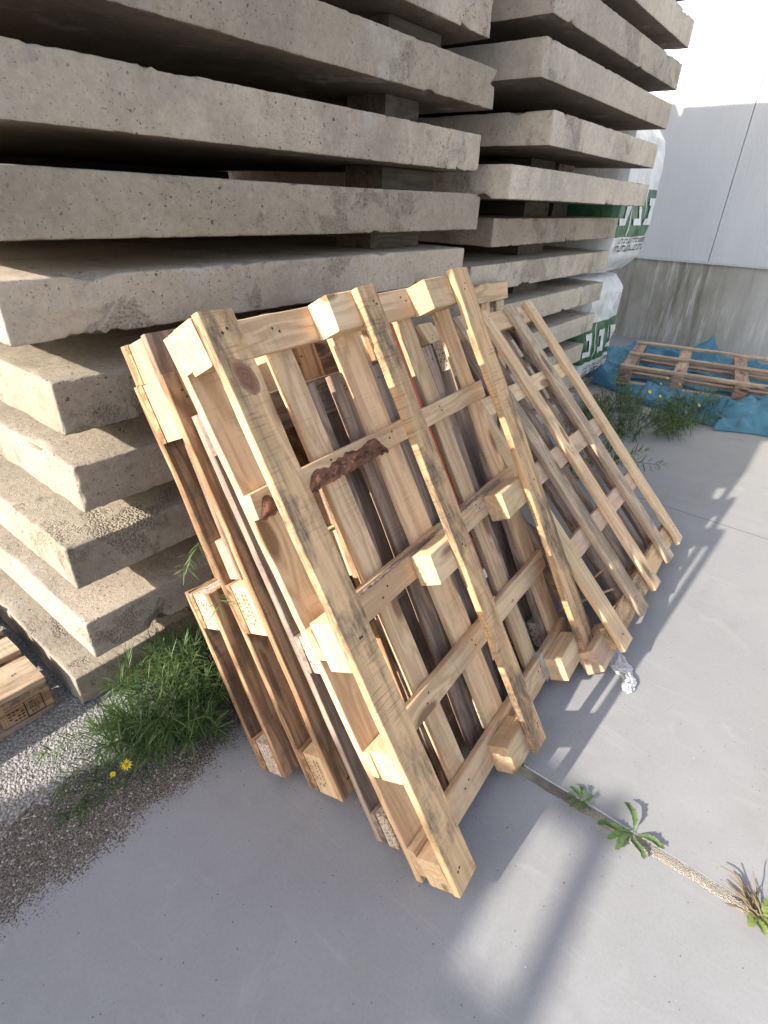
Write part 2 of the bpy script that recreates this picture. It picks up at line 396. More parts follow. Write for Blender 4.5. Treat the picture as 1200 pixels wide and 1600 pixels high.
# ------------------------------------------------------------------ concrete slabs
def slab(x0, x1, y0, y1, z0, z1, seed, mat, label, group, fine=True, chip=1.0):
    cx, cy, cz = (x0+x1)/2, (y0+y1)/2, (z0+z1)/2
    hx, hy, hz = (x1-x0)/2, (y1-y0)/2, (z1-z0)/2
    def axis(h, n, fine_lo=True, fine_hi=True):
        e = [0, .0022, .0055, .014, .035] if fine else [0, .012]
        out = []
        out += [-h+q for q in e]
        out += [-h+.035+(2*h-.07)*i/n for i in range(1, n)] if fine else [-h+.03+(2*h-.06)*i/n for i in range(1, n)]
        out += [h-q for q in reversed(e)]
        return out
    xs = axis(hx, 110 if fine else 8); zs = axis(hz, 5 if fine else 2)
    if fine:
        ys = [-hy+q for q in (0, .0022, .0055, .014, .035, .06, .085)] + [-hy+.085+(2*hy-.125)*(i/40) for i in range(1, 41)] + [hy-.02, hy-.0045, hy]
    else: ys = axis(hy, 8)
    idx, vs_, fs = {}, [], []
    rr = .005
    def vert(i, j, k):
        key = (i, j, k)
        if key in idx: return idx[key]
        p = Vector((xs[i], ys[j], zs[k]))
        inn = Vector((max(-hx+rr, min(hx-rr, p.x)), max(-hy+rr, min(hy-rr, p.y)), max(-hz+rr, min(hz-rr, p.z))))
        d = p-inn
        if d.length > 1e-9: p = inn + d.normalized()*rr
        # chips near the arrises
        ex, ey, ez = hx-abs(xs[i]), hy-abs(ys[j]), hz-abs(zs[k]); e2 = sorted((ex, ey, ez))[1]
        q = Vector((p.x+seed*3.7, p.y+seed*1.3, p.z+seed*5.1))
        if e2 < .075:
            n1 = noise.noise(q*5.5); n2 = noise.noise(q*17); n3 = noise.noise(q*45)
            big = max(0, n1+.5*n2+.35*n3-.46)*.085*chip*max(0, 1-e2/.06)**.6
            small = (max(0, n2*.5+n3*.7)*.010*chip+max(0, noise.noise(q*110))*.004)*max(0, 1-e2/.016)
            dirn = Vector((p.x/hx if ex < .09 else 0, p.y/hy if ey < .09 else 0, p.z/hz if ez < .05 else 0))
            dirn = Vector((math.copysign(1, dirn.x) if abs(dirn.x) > .8 else 0, math.copysign(1, dirn.y) if abs(dirn.y) > .8 else 0, math.copysign(1, dirn.z) if abs(dirn.z) > .3 else 0))
            if dirn.length: p = p - dirn.normalized()*(big+small)
        p += Vector((0, 1, 0))*.0018*noise.noise(q*9) + Vector((1, 0, 0))*.0018*noise.noise(q*9+Vector((7, 0, 0)))
        p.z += .004*noise.noise(Vector((q.x*.9, q.y*.9, seed)))
        idx[key] = len(vs_); vs_.append(p); return idx[key]
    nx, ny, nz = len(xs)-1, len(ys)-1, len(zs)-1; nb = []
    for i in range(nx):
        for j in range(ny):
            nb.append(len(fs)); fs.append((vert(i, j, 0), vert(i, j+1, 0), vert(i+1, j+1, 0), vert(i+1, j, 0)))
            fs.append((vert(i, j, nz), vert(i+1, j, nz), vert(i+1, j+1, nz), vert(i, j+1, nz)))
    for i in range(nx):
        for k in range(nz):
            fs.append((vert(i, 0, k), vert(i+1, 0, k), vert(i+1, 0, k+1), vert(i, 0, k+1)))
            fs.append((vert(i, ny, k), vert(i, ny, k+1), vert(i+1, ny, k+1), vert(i+1, ny, k)))
    for j in range(ny):
        for k in range(nz):
            fs.append((vert(0, j, k), vert(0, j, k+1), vert(0, j+1, k+1), vert(0, j+1, k)))
            fs.append((vert(nx, j, k), vert(nx, j+1, k), vert(nx, j+1, k+1), vert(nx, j, k+1)))
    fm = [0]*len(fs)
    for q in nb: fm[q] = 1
    o = mesh('concrete_slab', vs_, fs, [mat, UNDER_SHADE], fm=fm, mat4=Matrix.Translation((cx, cy, cz)))
    tag(o, label, 'concrete slab', group); return o

ORD = ['bottom', 'second', 'third', 'fourth', 'fifth', 'sixth', 'seventh', 'eighth', 'ninth', 'tenth', 'eleventh', 'twelfth', 'thirteenth', 'fourteenth', 'fifteenth', 'sixteenth', 'seventeenth', 'eighteenth', 'nineteenth', 'twentieth']
# x0, x1, y0, z0, z1
LS = [(.386, 2.38, 1.527, .0, .122), (.425, 2.42, 1.40, .27, .405), (.438, 2.43, 1.415, .513, .648), (.505, 2.44, 1.40, .74, .875),
      (.502, 2.42, 1.385, .965, 1.10), (.446, 2.33, 1.395, 1.19, 1.325), (.42, 2.43, 1.40, 1.395, 1.534), (.41, 2.385, 1.40, 1.612, 1.745), (.36, 2.455, 1.40, 1.838, 1.972), (.95, 2.425, 1.43, 2.06, 2.195)]
while LS[-1][4] < 3.9: LS.append((1.15+.05*math.sin(len(LS)*2.1), 2.44+.05*math.sin(len(LS)*1.7), 1.43+.03*math.sin(len(LS)*2.7), LS[-1][3]+.221, LS[-1][4]+.221))
LDESC = ['wide concrete slab lying on the ground at the bottom of the left stack, half behind weeds', 'concrete slab with a sunlit top corner just above the weeds, second up in the left stack',
  'concrete slab third up in the left stack, its corner one above the slab over the weeds', 'concrete slab with a badly crumbled top corner, fourth up in the left stack',
  'concrete slab with a pitted dark end, fifth up in the left stack beside the topmost brown pallet', 'long concrete slab directly above and behind the top of the big light pallet, sixth in the left stack',
  'concrete slab at eye level in the left stack with a mottled rough patch mid edge', 'concrete slab with a round dark blotch on its long edge, eighth up in the left stack', 'thick slab with a ragged upper edge near the top left of the photo', 'slab cut off by the top of the photo above the ragged edged slab']
for i, (x0, x1, y0, z0, z1) in enumerate(LS):
    lab = LDESC[i] if i < len(LDESC) else 'concrete slab in the left stack, %s from the ground and above the picture' % ORD[i]
    slab(x0, x1, y0, y0+2, z0, z1, i+1, CONC if i % 2 else CONC2, lab, 'stacked concrete slabs', fine=i < 10, chip=(.6, .7, .6, 1.8, .9, .45, .45, .5, .95, .6)[i] if i < 10 else .3)
RS = [(2.7, 4.6, 1.53, .0, .12), (2.68, 4.5, 1.52, .20, .335), (2.66, 4.5, 1.51, .42, .555), (2.62, 4.62, 1.51, .64, .775), (2.63, 4.66, 1.51, .866, 1.0), (2.6, 4.65, 1.51, 1.088, 1.222), (2.76, 4.66, 1.50, 1.305, 1.438),
      (2.50, 4.525, 1.30, 1.518, 1.65), (2.80, 4.47, 1.285, 1.74, 1.873), (2.625, 4.56, 1.285, 1.962, 2.095), (2.70, 4.66, 1.31, 2.18, 2.315), (2.68, 4.70, 1.31, 2.40, 2.535)]
while RS[-1][4] < 4.1: RS.append((2.66+.04*math.sin(len(RS)*2.3), 4.62+.04*math.sin(len(RS)*1.3), 1.31+.03*math.sin(len(RS)*2.9), RS[-1][3]+.22, RS[-1][4]+.22))
RDESC = ['bottom concrete slab of the right stack, hidden low behind the slatted pallet', 'second slab up in the right stack, low behind the slatted pallet', 'third slab up in the right stack, its end just left of the lower white and green bale',
  'fourth slab up in the right stack, beside the top of the slatted pallet', 'fifth slab up in the right stack, beside the white top of the lower bale', 'slab sixth up in the right stack, in front of the gap between the two bales', 'rough brown stained slab under the overhanging ones, left of the green band of the upper bale',
  'lowest of the overhanging slabs of the right stack, at eye level with a crumbled white corner', 'short slab second of the overhanging ones in the right stack', 'third overhanging slab of the right stack, its front corner catching the light', 'fourth overhanging slab of the right stack with chipped lower edge', 'highest visible slab of the right stack with flaking underside against the white wall']
for i, (x0, x1, y0, z0, z1) in enumerate(RS):
    lab = RDESC[i] if i < len(RDESC) else 'concrete slab in the right stack, %s from the ground and above the picture' % ORD[i]
    slab(x0, x1, y0, y0+2, z0, z1, i+31, CONC if i in (6,) else CONCR, lab, 'stacked concrete slabs', fine=i < 12, chip=.65 if i != 6 else 1.2)

for i in range(19):  # unseen slab row added to keep sun off the wall
    z0 = .06+.225*i
    slab(2.75+.05*math.sin(i*2.2), 4.62+.05*math.sin(i*1.9), 3.345+.02*math.sin(i*3.3), 5.4, z0, z0+.2, i+70, CONC, 'added concrete slab in the unseen sun blocking row behind the right stack, %s from the ground' % ORD[i], 'stacked concrete slabs', fine=False, chip=.3)
# timber bearers in the gaps; the long rear ones are added to block light
def spacer(x0, x1, y0, y1, z0, z1, mat, label):
    SEED[0] += 1
    along_x = (x1-x0) > (y1-y0)
    o = board('timber_spacer', None, x0, x1, y0, y1, z0, z1, mat, wane=.003)
    tag(o, label, 'timber spacer', 'timber spacers between the slabs')
LSP = {0: (1.75, 1.95), 1: (1.75, 1.95), 2: (1.8, 2.0), 3: (1.8, 2.05), 4: (1.8, 2.05), 5: (1.86, 2.19), 6: (1.92, 2.27), 7: (1.93, 2.14), 8: (1.94, 2.26)}
for i in range(len(LS)-1):
    z0, z1 = LS[i][4], LS[i+1][3]
    a, b = LSP.get(i, (1.9, 2.15))
    vis = {5: 'dark timber spacer under the eye level slab, just above the tall light pallet', 6: 'wide timber spacer between the eye level slab and the blotched slab', 7: 'timber spacer between the blotched slab and the ragged edged slab', 8: 'timber spacer near the top of the photo over the ragged edged slab'}
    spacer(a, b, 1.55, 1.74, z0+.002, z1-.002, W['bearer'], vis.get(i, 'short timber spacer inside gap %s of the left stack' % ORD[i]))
    spacer(max(.46, LS[i+1][0]+.03), 2.35, 3.05, 3.3, z0+.002, z1-.002, W['bearer'], 'added long dark timber bearer blocking light at the back of gap %s in the left stack' % ORD[i])
for i in range(len(RS)-1):
    z0, z1 = RS[i][4], RS[i+1][3]
    vis = {6: 'timber spacer under the lowest overhanging slab of the right stack', 7: 'pale timber spacer above the lowest overhanging slab of the right stack'}
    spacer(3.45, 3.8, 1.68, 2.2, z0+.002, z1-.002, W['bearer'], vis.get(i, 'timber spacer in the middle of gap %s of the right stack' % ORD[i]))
    spacer(3.0, 4.4, 2.75, 2.95, z0+.002, z1-.002, W['bearer'], 'added long timber bearer blocking light at the back of gap %s in the right stack' % ORD[i])
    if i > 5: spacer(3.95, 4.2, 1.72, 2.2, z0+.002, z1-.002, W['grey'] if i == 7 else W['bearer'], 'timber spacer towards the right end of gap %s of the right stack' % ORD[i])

# ------------------------------------------------------------------ pallets
random.seed(5)
LEAN = 'pallets leaning on the slab stacks'
# --- the big light pallet in front
def bark(parent, u0, u1, v0, v1, w, label=None):
    n = max(6, int((u1-u0)/.006)); vs_, fs = [], []
    m = 5
    for i in range(n+1):
        u = u0+(u1-u0)*i/n; e = min(1, min(i, n-i)/5+.15)
        hi = v0+(v1-v0)*(.74+.36*N3(u*11, 3, 0)+.16*N3(u*52, 7, 0))*e; lo = v0-.010*abs(N3(u*40, 1, 0))-.004*N3(u*120, 2, 0)
        for j in range(m+1):
            t = j/m; v = lo+(hi-lo)*t
            ww = w+.0008+.008*math.sin(math.pi*min(1, t*1.0+.12))*e*max(.05, .8+1.1*N3(u*70, t*5, 1))
            vs_.append((u-u0, v-v0, ww-w))
    for i in range(n):
        for j in range(m): fs.append((i*(m+1)+j, (i+1)*(m+1)+j, (i+1)*(m+1)+j+1, i*(m+1)+j+1))
    return vs_, fs
def front_pallet():
    L = 1.42
    t = empty('wooden_pallet', frame(.659, .357, 0, .051, .51, .011))
    tag(t, 'large light pine pallet at the front, three skids facing out, bark on one cross board', 'pallet', LEAN)
    for (u0, u1, m) in ((.0, .118, 'fresh'), (.230, .305, 'fresh'), (.455, .56, 'fresh'), (.755, .835, 'fresh'), (.985, 1.072, 'fresh')):
        board('deck_board', t, u0, u1, 0, L, 0, .021, W[m], nails=nails_at([(u0+u1)/2], (.06, .7, 1.37), 1))
    sv = ((.022, .112, 'fresh'), (.333, .402, 'fresh'), (.658, .74, 'fresh'), (1.01, 1.068, 'fresh'), (1.335, 1.42, 'fresh'))
    for i, (v0, v1, m) in enumerate(sv):
        s = board('stringer_board', t, 0, 1.072, v0, v1, .0215, .0445, W[m], wane=.003, nails=nails_at((.25, .51, .79), ((v0+v1)/2,), 1))
        if i == 3:
            for (u0, u1) in ((.155, .47), (.004, .07)):
                vs_, fs = bark(t, u0, u1, 1.006, 1.060, .0445)
                o = mesh('bark', vs_, fs, BARK, s); o.matrix_parent_inverse = Matrix(); o.matrix_local = s.matrix_basis.inverted() @ Matrix.Translation((u0, 1.008, .0445))
                o['label'] = 'strip of dark red brown bark left on the board edge'
    for v0 in (.0, .628, 1.325):
        h = .095
        bl(t, .0, .098, v0, v0+h+.03*(v0 == .628), .045, .1145, W['pale'])
        bl(t, .388, .52, v0+.005, v0+h, .045, .1145, W['pale'])
        bl(t, .83, 1.0, v0+.002, v0+h-.004, .045, .1145, W['pale'])
    bl(t, .002, .05, .325, .41, .045, .1145, W['fresh'])
    board('skid_board', t, 0, .085, 0, L, .115, .137, W['dirty'], nails=nails_at([.043], (.05, .68, 1.37), 1), wane=.003)
    sk = [c for c in bpy.data.objects if c.parent == t and c.name.startswith('skid_board')][-1]
    kk = NT('knot_wood'); kp = kk.coord(); kr = kk.math('LENGTH' if 0 else 'ADD', 0.0, 0.0)
    vl = kk.n('ShaderNodeVectorMath'); vl.operation = 'LENGTH'; kk.set(vl.inputs[0], kk.mul(kp, (1, .62, 0)))
    kw = kk.math('ADD', vl.outputs['Value'], kk.math('MULTIPLY', kk.math('SUBTRACT', kk.noise(kp, 45, 5), .35), .022))
    kc = kk.mix(kk.math('PINGPONG', kk.math('MULTIPLY', kw, 260.0), 1.0), (.20, .095, .06), (.27, .135, .085)); kk.color(kk.mix(kk.map(kw, .019, .031), kc, (.44, .28, .16)))
    vs_, fs = [(0, 0, .0007)], []
    for q in range(28):
        an = q/28*6.283; vs_.append((.024*math.cos(an)*(1+.12*N3(q*.5, 0, 0)), .040*math.sin(an)*(1+.1*N3(q*.5, 3, 0)), .0003))
    for q in range(28): fs.append((0, 1+q, 1+(q+1) % 28))
    o = mesh('knot', vs_, fs, kk.m, sk); o.matrix_local = sk.matrix_basis.inverted() @ Matrix.Translation((.046, 1.285, .137)) @ Matrix.Rotation(R(18), 4, 'Z')
    board('skid_board', t, .481, .556, 0, L, .115, .137, W['dirty'], nails=nails_at([.52], (.05, .68, 1.37), 1), wane=.003)
    board('skid_board', t, .967, 1.068, 0, L+.005, .115, .137, W['dirty'], nails=nails_at([1.02], (.05, .68, 1.37), 1), wane=.013)
    s3 = [c for c in bpy.data.objects if c.parent == t and c.name.startswith('stringer_board')][2]
    vs_, fs = bark(t, .16, .97, .729, .741, .0445)
    o = mesh('dark_edge', vs_, fs, W['old'], s3); o.matrix_local = s3.matrix_basis.inverted() @ Matrix.Translation((.16, .729, .0435))
    o['label'] = 'blackened weathered upper edge'
    return t
FP = front_pallet()
# --- the slatted pallet to the right
def slat_pallet():
    L = 1.42
    t = empty('wooden_pallet', frame(1.728, .291, 0, .062, .782, -.03))
    tag(t, 'pale pallet with five narrow slats facing up, leaning flattest beside the yard', 'pallet', LEAN)
    for (u0, wd, m) in ((0, .095, 'pale'), (.255, .088, 'drift'), (.478, .085, 'fresh'), (.753, .09, 'drift'), (.969, .085, 'pale')):
        board('deck_board', t, u0, u0+wd, 0, L, .116, .137, W[m], wane=.004, nails=nails_at([u0+wd/2], (.06, .7, 1.37), 1))
    for (v0, v1, m) in ((.02, .11, 'dirty'), (.35, .43, 'pink'), (.665, .75, 'pink'), (1.0, 1.075, 'pale'), (1.325, 1.415, 'pale')):
        board('stringer_board', t, 0, 1.06, v0, v1, .093, .1155, W[m], wane=.003)
    for u0, u1 in ((0, .1), (.53, .65), (.93, 1.04)):
        for v0 in (.0, .65, 1.33):
            bl(t, u0-(.115 if (u0 == 0 and v0 == 0) else 0), u1, v0+.002, v0+.09, .0225, .0925, W['pink' if u0 == 0 else 'brown'])
        board('skid_board', t, u0+.005, u1-.005, 0, L, 0, .022, W['old'], wane=.004)
    for u0 in (.2, .38, .78): board('skid_board', t, u0, u0+.075, 0, L, .0, .0215, W['old'], wane=.005)
    return t
slat_pallet()

def euro(t, L, Wd, ms, mb, md, mk, bh=.078, nd=5):
    """deck at the back (w=0), skids in front"""
    ws = [.145, .1, .145, .1, .145] if nd == 5 else [.1]*nd
    gap = (Wd-sum(ws))/(len(ws)-1); u = 0
    a, b = .022, .044
    for wd in ws:
        board('deck_board', t, u, u+wd, 0, L, 0, a-.0006, W[md], nails=nails_at([u+wd/2], (.06, L/2, L-.06), 1)); u += wd+gap
    for v0 in (0, L/2-.0725, L-.145):
        board('stringer_board', t, 0, Wd, v0+.001, v0+.144, a, b-.0006, W[md])
    for u0, u1 in ((0, .1), (Wd/2-.0725, Wd/2+.0725), (Wd-.1, Wd)):
        for v0 in (0, L/2-.0725, L-.145):
            bl(t, u0+.001, u1-.001, v0, v0+.143, b, b+bh-.0006, W[mb])
        board('skid_board', t, u0, u1, 0, L, b+bh, b+bh+.022, W[mk], nails=nails_at([(u0+u1)/2], (.06, L/2, L-.06), 1))
    return t
# --- grey pallet between
t = empty('wooden_pallet', frame(.672, .497, 0, .03, .492)); tag(t, 'weathered grey pallet with particle board blocks, squeezed right behind the big light pallet', 'pallet', LEAN)
for u0, u1 in ((0, .1), (.35, .45), (.72, .82), (.97, 1.05)):
    board('deck_board', t, u0, u1, 0, 1.2, 0, .0215, W['grey'])
for v0 in (0, .53, 1.1):
    board('stringer_board', t, 0, 1.05, v0+.001, v0+.1, .022, .040, W['grey'])
    for u0 in (0, .475, .95): bl(t, u0+.001, u0+.095, v0, v0+.1, .0405, .0795, W['chip'])
for i, (u0, u1) in enumerate(((.012, .125), (.215, .305), (.365, .445), (.528, .60), (.78, .855), (.945, 1.03))):
    board('skid_board', t, u0, u1, .004*(i % 3), 1.19-.006*(i % 2), .08, .10, W['old' if i % 3 else 'grey'], wane=.004, nails=nails_at([(u0+u1)/2], (.06, .6, 1.14), 1))
# --- brown pallet third from front
t = empty('wooden_pallet', frame(.665, .747, 0, .01, .424, .03)); tag(t, 'reddish brown striped pallet with dark stained skid, behind the grey pallet', 'pallet', LEAN)
EP = euro(t, 1.2, .8, 'brown', 'pale', 'brown', 'brown')
# stamps on its blocks
def text_mesh(body, size):
    cu = bpy.data.curves.new('t', 'FONT'); cu.body = body; cu.size = size; cu.align_x = 'CENTER'; cu.align_y = 'CENTER'
    cu.resolution_u = 3; o = bpy.data.objects.new('t', cu); COL.objects.link(o); dg = bpy.context.evaluated_depsgraph_get()
    me = bpy.data.meshes.new_from_object(o.evaluated_get(dg)); bpy.data.objects.remove(o, do_unlink=True)
    v = [tuple(x.co) for x in me.vertices]; fc = [tuple(p.vertices) for p in me.polygons]; bpy.data.meshes.remove(me); return v, fc
def stamp(parent, items, m4, name='stamp', mat=None):
    vs_, fs = [], []
    for it in items:
        if it[0] == 'txt':
            v, fc = text_mesh(it[1], it[2]); k0 = len(vs_)
            ca, sa = math.cos(it[5] if len(it) > 5 else 0), math.sin(it[5] if len(it) > 5 else 0)
            vs_ += [(x*ca-y*sa+it[3], x*sa+y*ca+it[4], 0) for x, y, z in v]; fs += [tuple(k0+i for i in q) for q in fc]
        else:
            _, x0, y0, x1, y1 = it; k0 = len(vs_); vs_ += [(x0, y0, 0), (x1, y0, 0), (x1, y1, 0), (x0, y1, 0)]; fs.append((k0, k0+1, k0+2, k0+3))
    return mesh(name, vs_, fs, mat or INK, parent, m4, smooth=False)
def side_m4(u, v, w, eps=.0015):   # lettering on the u=0 side: text x runs along v, text y along... toward -w
    X, Y, Z = Vector((0, -1, 0)), Vector((0, 0, 1)), Vector((-1, 0, 0))
    return Matrix(((X.x, Y.x, Z.x, u-eps), (X.y, Y.y, Z.y, v), (X.z, Y.z, Z.z, w), (0, 0, 0, 1)))
rows = [('bar', -.05+.012*i, -.028+.014*j, -.05+.012*i+random.uniform(.004, .009), -.028+.014*j+.0035) for i in range(8) for j in range(4) if random.random() < .75]
stamp(EP, rows, side_m4(0, .6, .083)); stamp(EP, rows[::-1], side_m4(0, .075, .083))
# --- half pallet low at the back
t = empty('wooden_pallet', frame(.614, .905, 0, .003, .443)); tag(t, 'short half size pallet standing low at the left, nearest the green weeds', 'pallet', LEAN)
def half(t, L, Wd, mb, md, mk, th=.128):
    a, b, c = .02, .04, th-.02
    for i in range(5):
        u = i*(Wd-.1)/4; board('deck_board', t, u, u+.1, 0, L, 0, a-.0006, W[md])
    for v0 in (0, L-.11): board('stringer_board', t, 0, Wd, v0+.001, v0+.11, a, b-.0006, W[md])
    for u0, u1 in ((0, .1), (Wd/2-.05, Wd/2+.05), (Wd-.1, Wd)):
        for v0 in (0, L-.11): bl(t, u0+.001, u1-.001, v0, v0+.108, b, c-.0006, W[mb])
        board('skid_board', t, u0, u1, 0, L, c, th, W[mk])
half(t, .59, .8, 'chip', 'brown', 'brown')
# --- brown half pallet standing on it
t = empty('wooden_pallet', frame(.66, 1.075, .60, .02, .42)); tag(t, 'dark reddish brown short pallet poking up behind the striped one, against the slabs', 'pallet', LEAN)
half(t, .62, .8, 'pink', 'brown', 'old', .13)
# --- pale crate side in the gap between the stacks
t = empty('wooden_pallet', frame(2.47, 1.27, 0, .0, .19)); tag(t, 'narrow pale pallet upright in the gap between the two slab stacks, only its top showing', 'pallet', LEAN)
for u0, m in ((0, 'fresh'), (.17, 'fresh'), (.33, 'pale')): board('deck_board', t, u0, u0+.09, 0, 1.16, 0, .02, W[m])
for v0 in (.02, .55, 1.07): board('stringer_board', t, 0, .42, v0, v0+.09, .0205, .042, W['fresh'])
# --- orange painted board
t = board('orange_board', None, -.045, .045, 0, 1.34, -.004, .008, W['orange'])
t.matrix_world = frame(1.322, .377, .004, .05, .505) @ t.matrix_basis; tag(t, 'thin board painted orange red, standing behind the middle of the big light pallet', 'board')
# loose broken timber behind the slatted pallet
t = board('broken_plank', None, -.04, .04, 0, 1.1, -.011, .011, W['old'], wane=.008)
t.matrix_world = frame(1.78, .62, .012, .25, .62, -.35) @ t.matrix_basis; tag(t, 'dark rough plank lying slanted behind the slatted pallet', 'plank')
t = board('broken_plank', None, -.05, .05, 0, .9, -.011, .011, W['old'], wane=.006)
t.matrix_world = frame(2.35, .75, .012, .3, .8, .5) @ t.matrix_basis; tag(t, 'loose dark plank crosswise low behind the slatted pallet', 'plank')
rng = random.Random(4)
for i, (a, b) in enumerate((((1.84, .52, .012), (1.98, .34, .17)), ((2.0, .5, .012), (2.12, .40, .2)))):
    a, b = Vector(a), Vector(b); z = (b-a).normalized(); xx = z.orthogonal().normalized(); yy = z.cross(xx); vs_, fs = [], []
    for k in range(7):
        p = a.lerp(b, k/6)+xx*.004*rng.uniform(-1, 1)
        for q in range(6): an = q/6*6.283; vs_.append(p+(xx*math.cos(an)+yy*math.sin(an))*(.008-.0006*k))
    for k in range(6):
        for q in range(6): fs.append((k*6+q, k*6+(q+1) % 6, k*6+6+(q+1) % 6, k*6+6+q))
    fs.append(tuple(range(5, -1, -1))); fs.append(tuple(36+q for q in range(6)))
    o = mesh('stick', vs_, fs, W['pale']); tag(o, ('thin pale stick behind the foot of the slatted pallet', 'second pale stick further right behind the slatted pallet')[i], 'stick', 'sticks behind the pallets')

# --- flat pallet at the left edge, deck up
def flat_pallet():
    L, Wd = 1.2, .8
    m = Matrix(((0, -1, 0, .325), (1, 0, 0, 1.59), (0, 0, 1, 0), (0, 0, 0, 1)))   # v runs -x, u runs +y, w up
    t = empty('wooden_pallet', m); tag(t, 'pallet lying flat on the gravel at the left edge, one block stamped with letters', 'pallet')
    ws = [.145, .1, .145, .1, .145]; gap = (Wd-sum(ws))/4; u = 0
    for wd in ws:
        board('deck_board', t, u, u+wd, 0, L, .122, .144, W['drift'], nails=nails_at([u+wd/2], (.05, .6, 1.15), 1), wane=.003); u += wd+gap
    for v0 in (0, .5275, 1.055): board('stringer_board', t, 0, Wd, v0+.001, v0+.145, .1, .1215, W['brown'])
    first = None
    for u0, u1 in ((0, .1), (.3275, .4725), (.7, .8)):
        for v0 in (0, .5275, 1.055):
            q = bl(t, u0+.001, u1-.001, v0+.001, v0+.144, .022, .0995, W['brown'])
            first = first or q
        board('skid_board', t, u0, u1, 0, L, 0, .0215, W['old'])
    # stamp on the front (u=0) face of the right hand block: text runs towards +x = -v
    X, Y, Z = Vector((0, -1, 0)), Vector((0, 0, 1)), Vector((-1, 0, 0))
    m4 = Matrix(((X.x, Y.x, Z.x, -.0012), (X.y, Y.y, Z.y, .074), (X.z, Y.z, Z.z, .061), (0, 0, 0, 1)))
    it = [('bar', -.055, .031, .05, .0335), ('bar', .0475, -.031, .05, .031), ('bar', -.003, -.033, 0, .031), ('bar', -.003, -.033, .05, -.0305),
          ('txt', 'IE -', .019, .024, .019), ('txt', '023', .02, .024, .0), ('txt', 'HT', .02, .024, -.019), ('txt', 'FAO', .02, -.016, .0, 1.571), ('txt', 'IPPC', .02, -.04, .0, 1.571)]
    it = it[:7] + [('bar', -.052+.012*i, -.022+.012*j, -.052+.012*i+.008, -.022+.012*j+.005) for i in range(4) for j in range(4) if (i*3+j) % 4]
    stamp(t, it, m4)
flat_pallet()

# ------------------------------------------------------------------ unseen pallets added beyond the left edge, shaped to shade the yard
def pile():
    z = 0; proto = None; kids = []
    X0 = -4.096
    for i in range(19):
        m = Matrix(((0, -1, 0, X0+.015*math.sin(i*2)), (1, 0, 0, 1.995+.012*math.sin(i*3.1)), (0, 0, 1, i*.1445), (0, 0, 0, 1)))
        lab = 'added unseen shade casting pallet outside the left edge of the picture, %s of its pile' % ORD[i]
        if i == 0:
            t = empty('wooden_pallet', m)
            ws = [.145, .1, .145, .1, .145]; gap = (.8-sum(ws))/4; u = 0
            for wd in ws: board('deck_board', t, u, u+wd, 0, 1.2, .1215, .143, W['drift']); u += wd+gap
            for v0 in (0, .5275, 1.055): board('stringer_board', t, 0, .8, v0, v0+.145, .1, .121, W['drift'])
            for u0, u1 in ((0, .1), (.3275, .4725), (.7, .8)):
                for v0 in (0, .5275, 1.055): bl(t, u0, u1, v0, v0+.145, .022, .0995, W['drift'])
                board('skid_board', t, u0, u1, 0, 1.2, 0, .0215, W['drift'])
            proto = t; kids = [o for o in bpy.data.objects if o.parent == t]
        else:
            t = proto.copy(); COL.objects.link(t); t.matrix_world = m
            for c in kids:
                d = c.copy(); COL.objects.link(d); d.parent = t
        tag(t, lab, 'pallet', 'added shade casting pallets stacked left of the picture')
    t = empty('added_shade_pallet', Matrix.Translation((X0-1.3, 1.80, 19*.1445+.001)))
    tag(t, 'added unseen slatted pallet casting shade, across the pallet pile outside the left edge', 'pallet')
    board('slat', t, 0, 1.32, 0, .06, .025, .047, W['drift'])
    for y in (.195, .325, .455, .585, .715): board('slat', t, 0, 1.32, y, y+.122, .025, .047, W['drift'])
    for x in (0, .6, 1.2): board('crossbar', t, x, x+.12, 0, .9, 0, .0245, W['drift'])
pile()

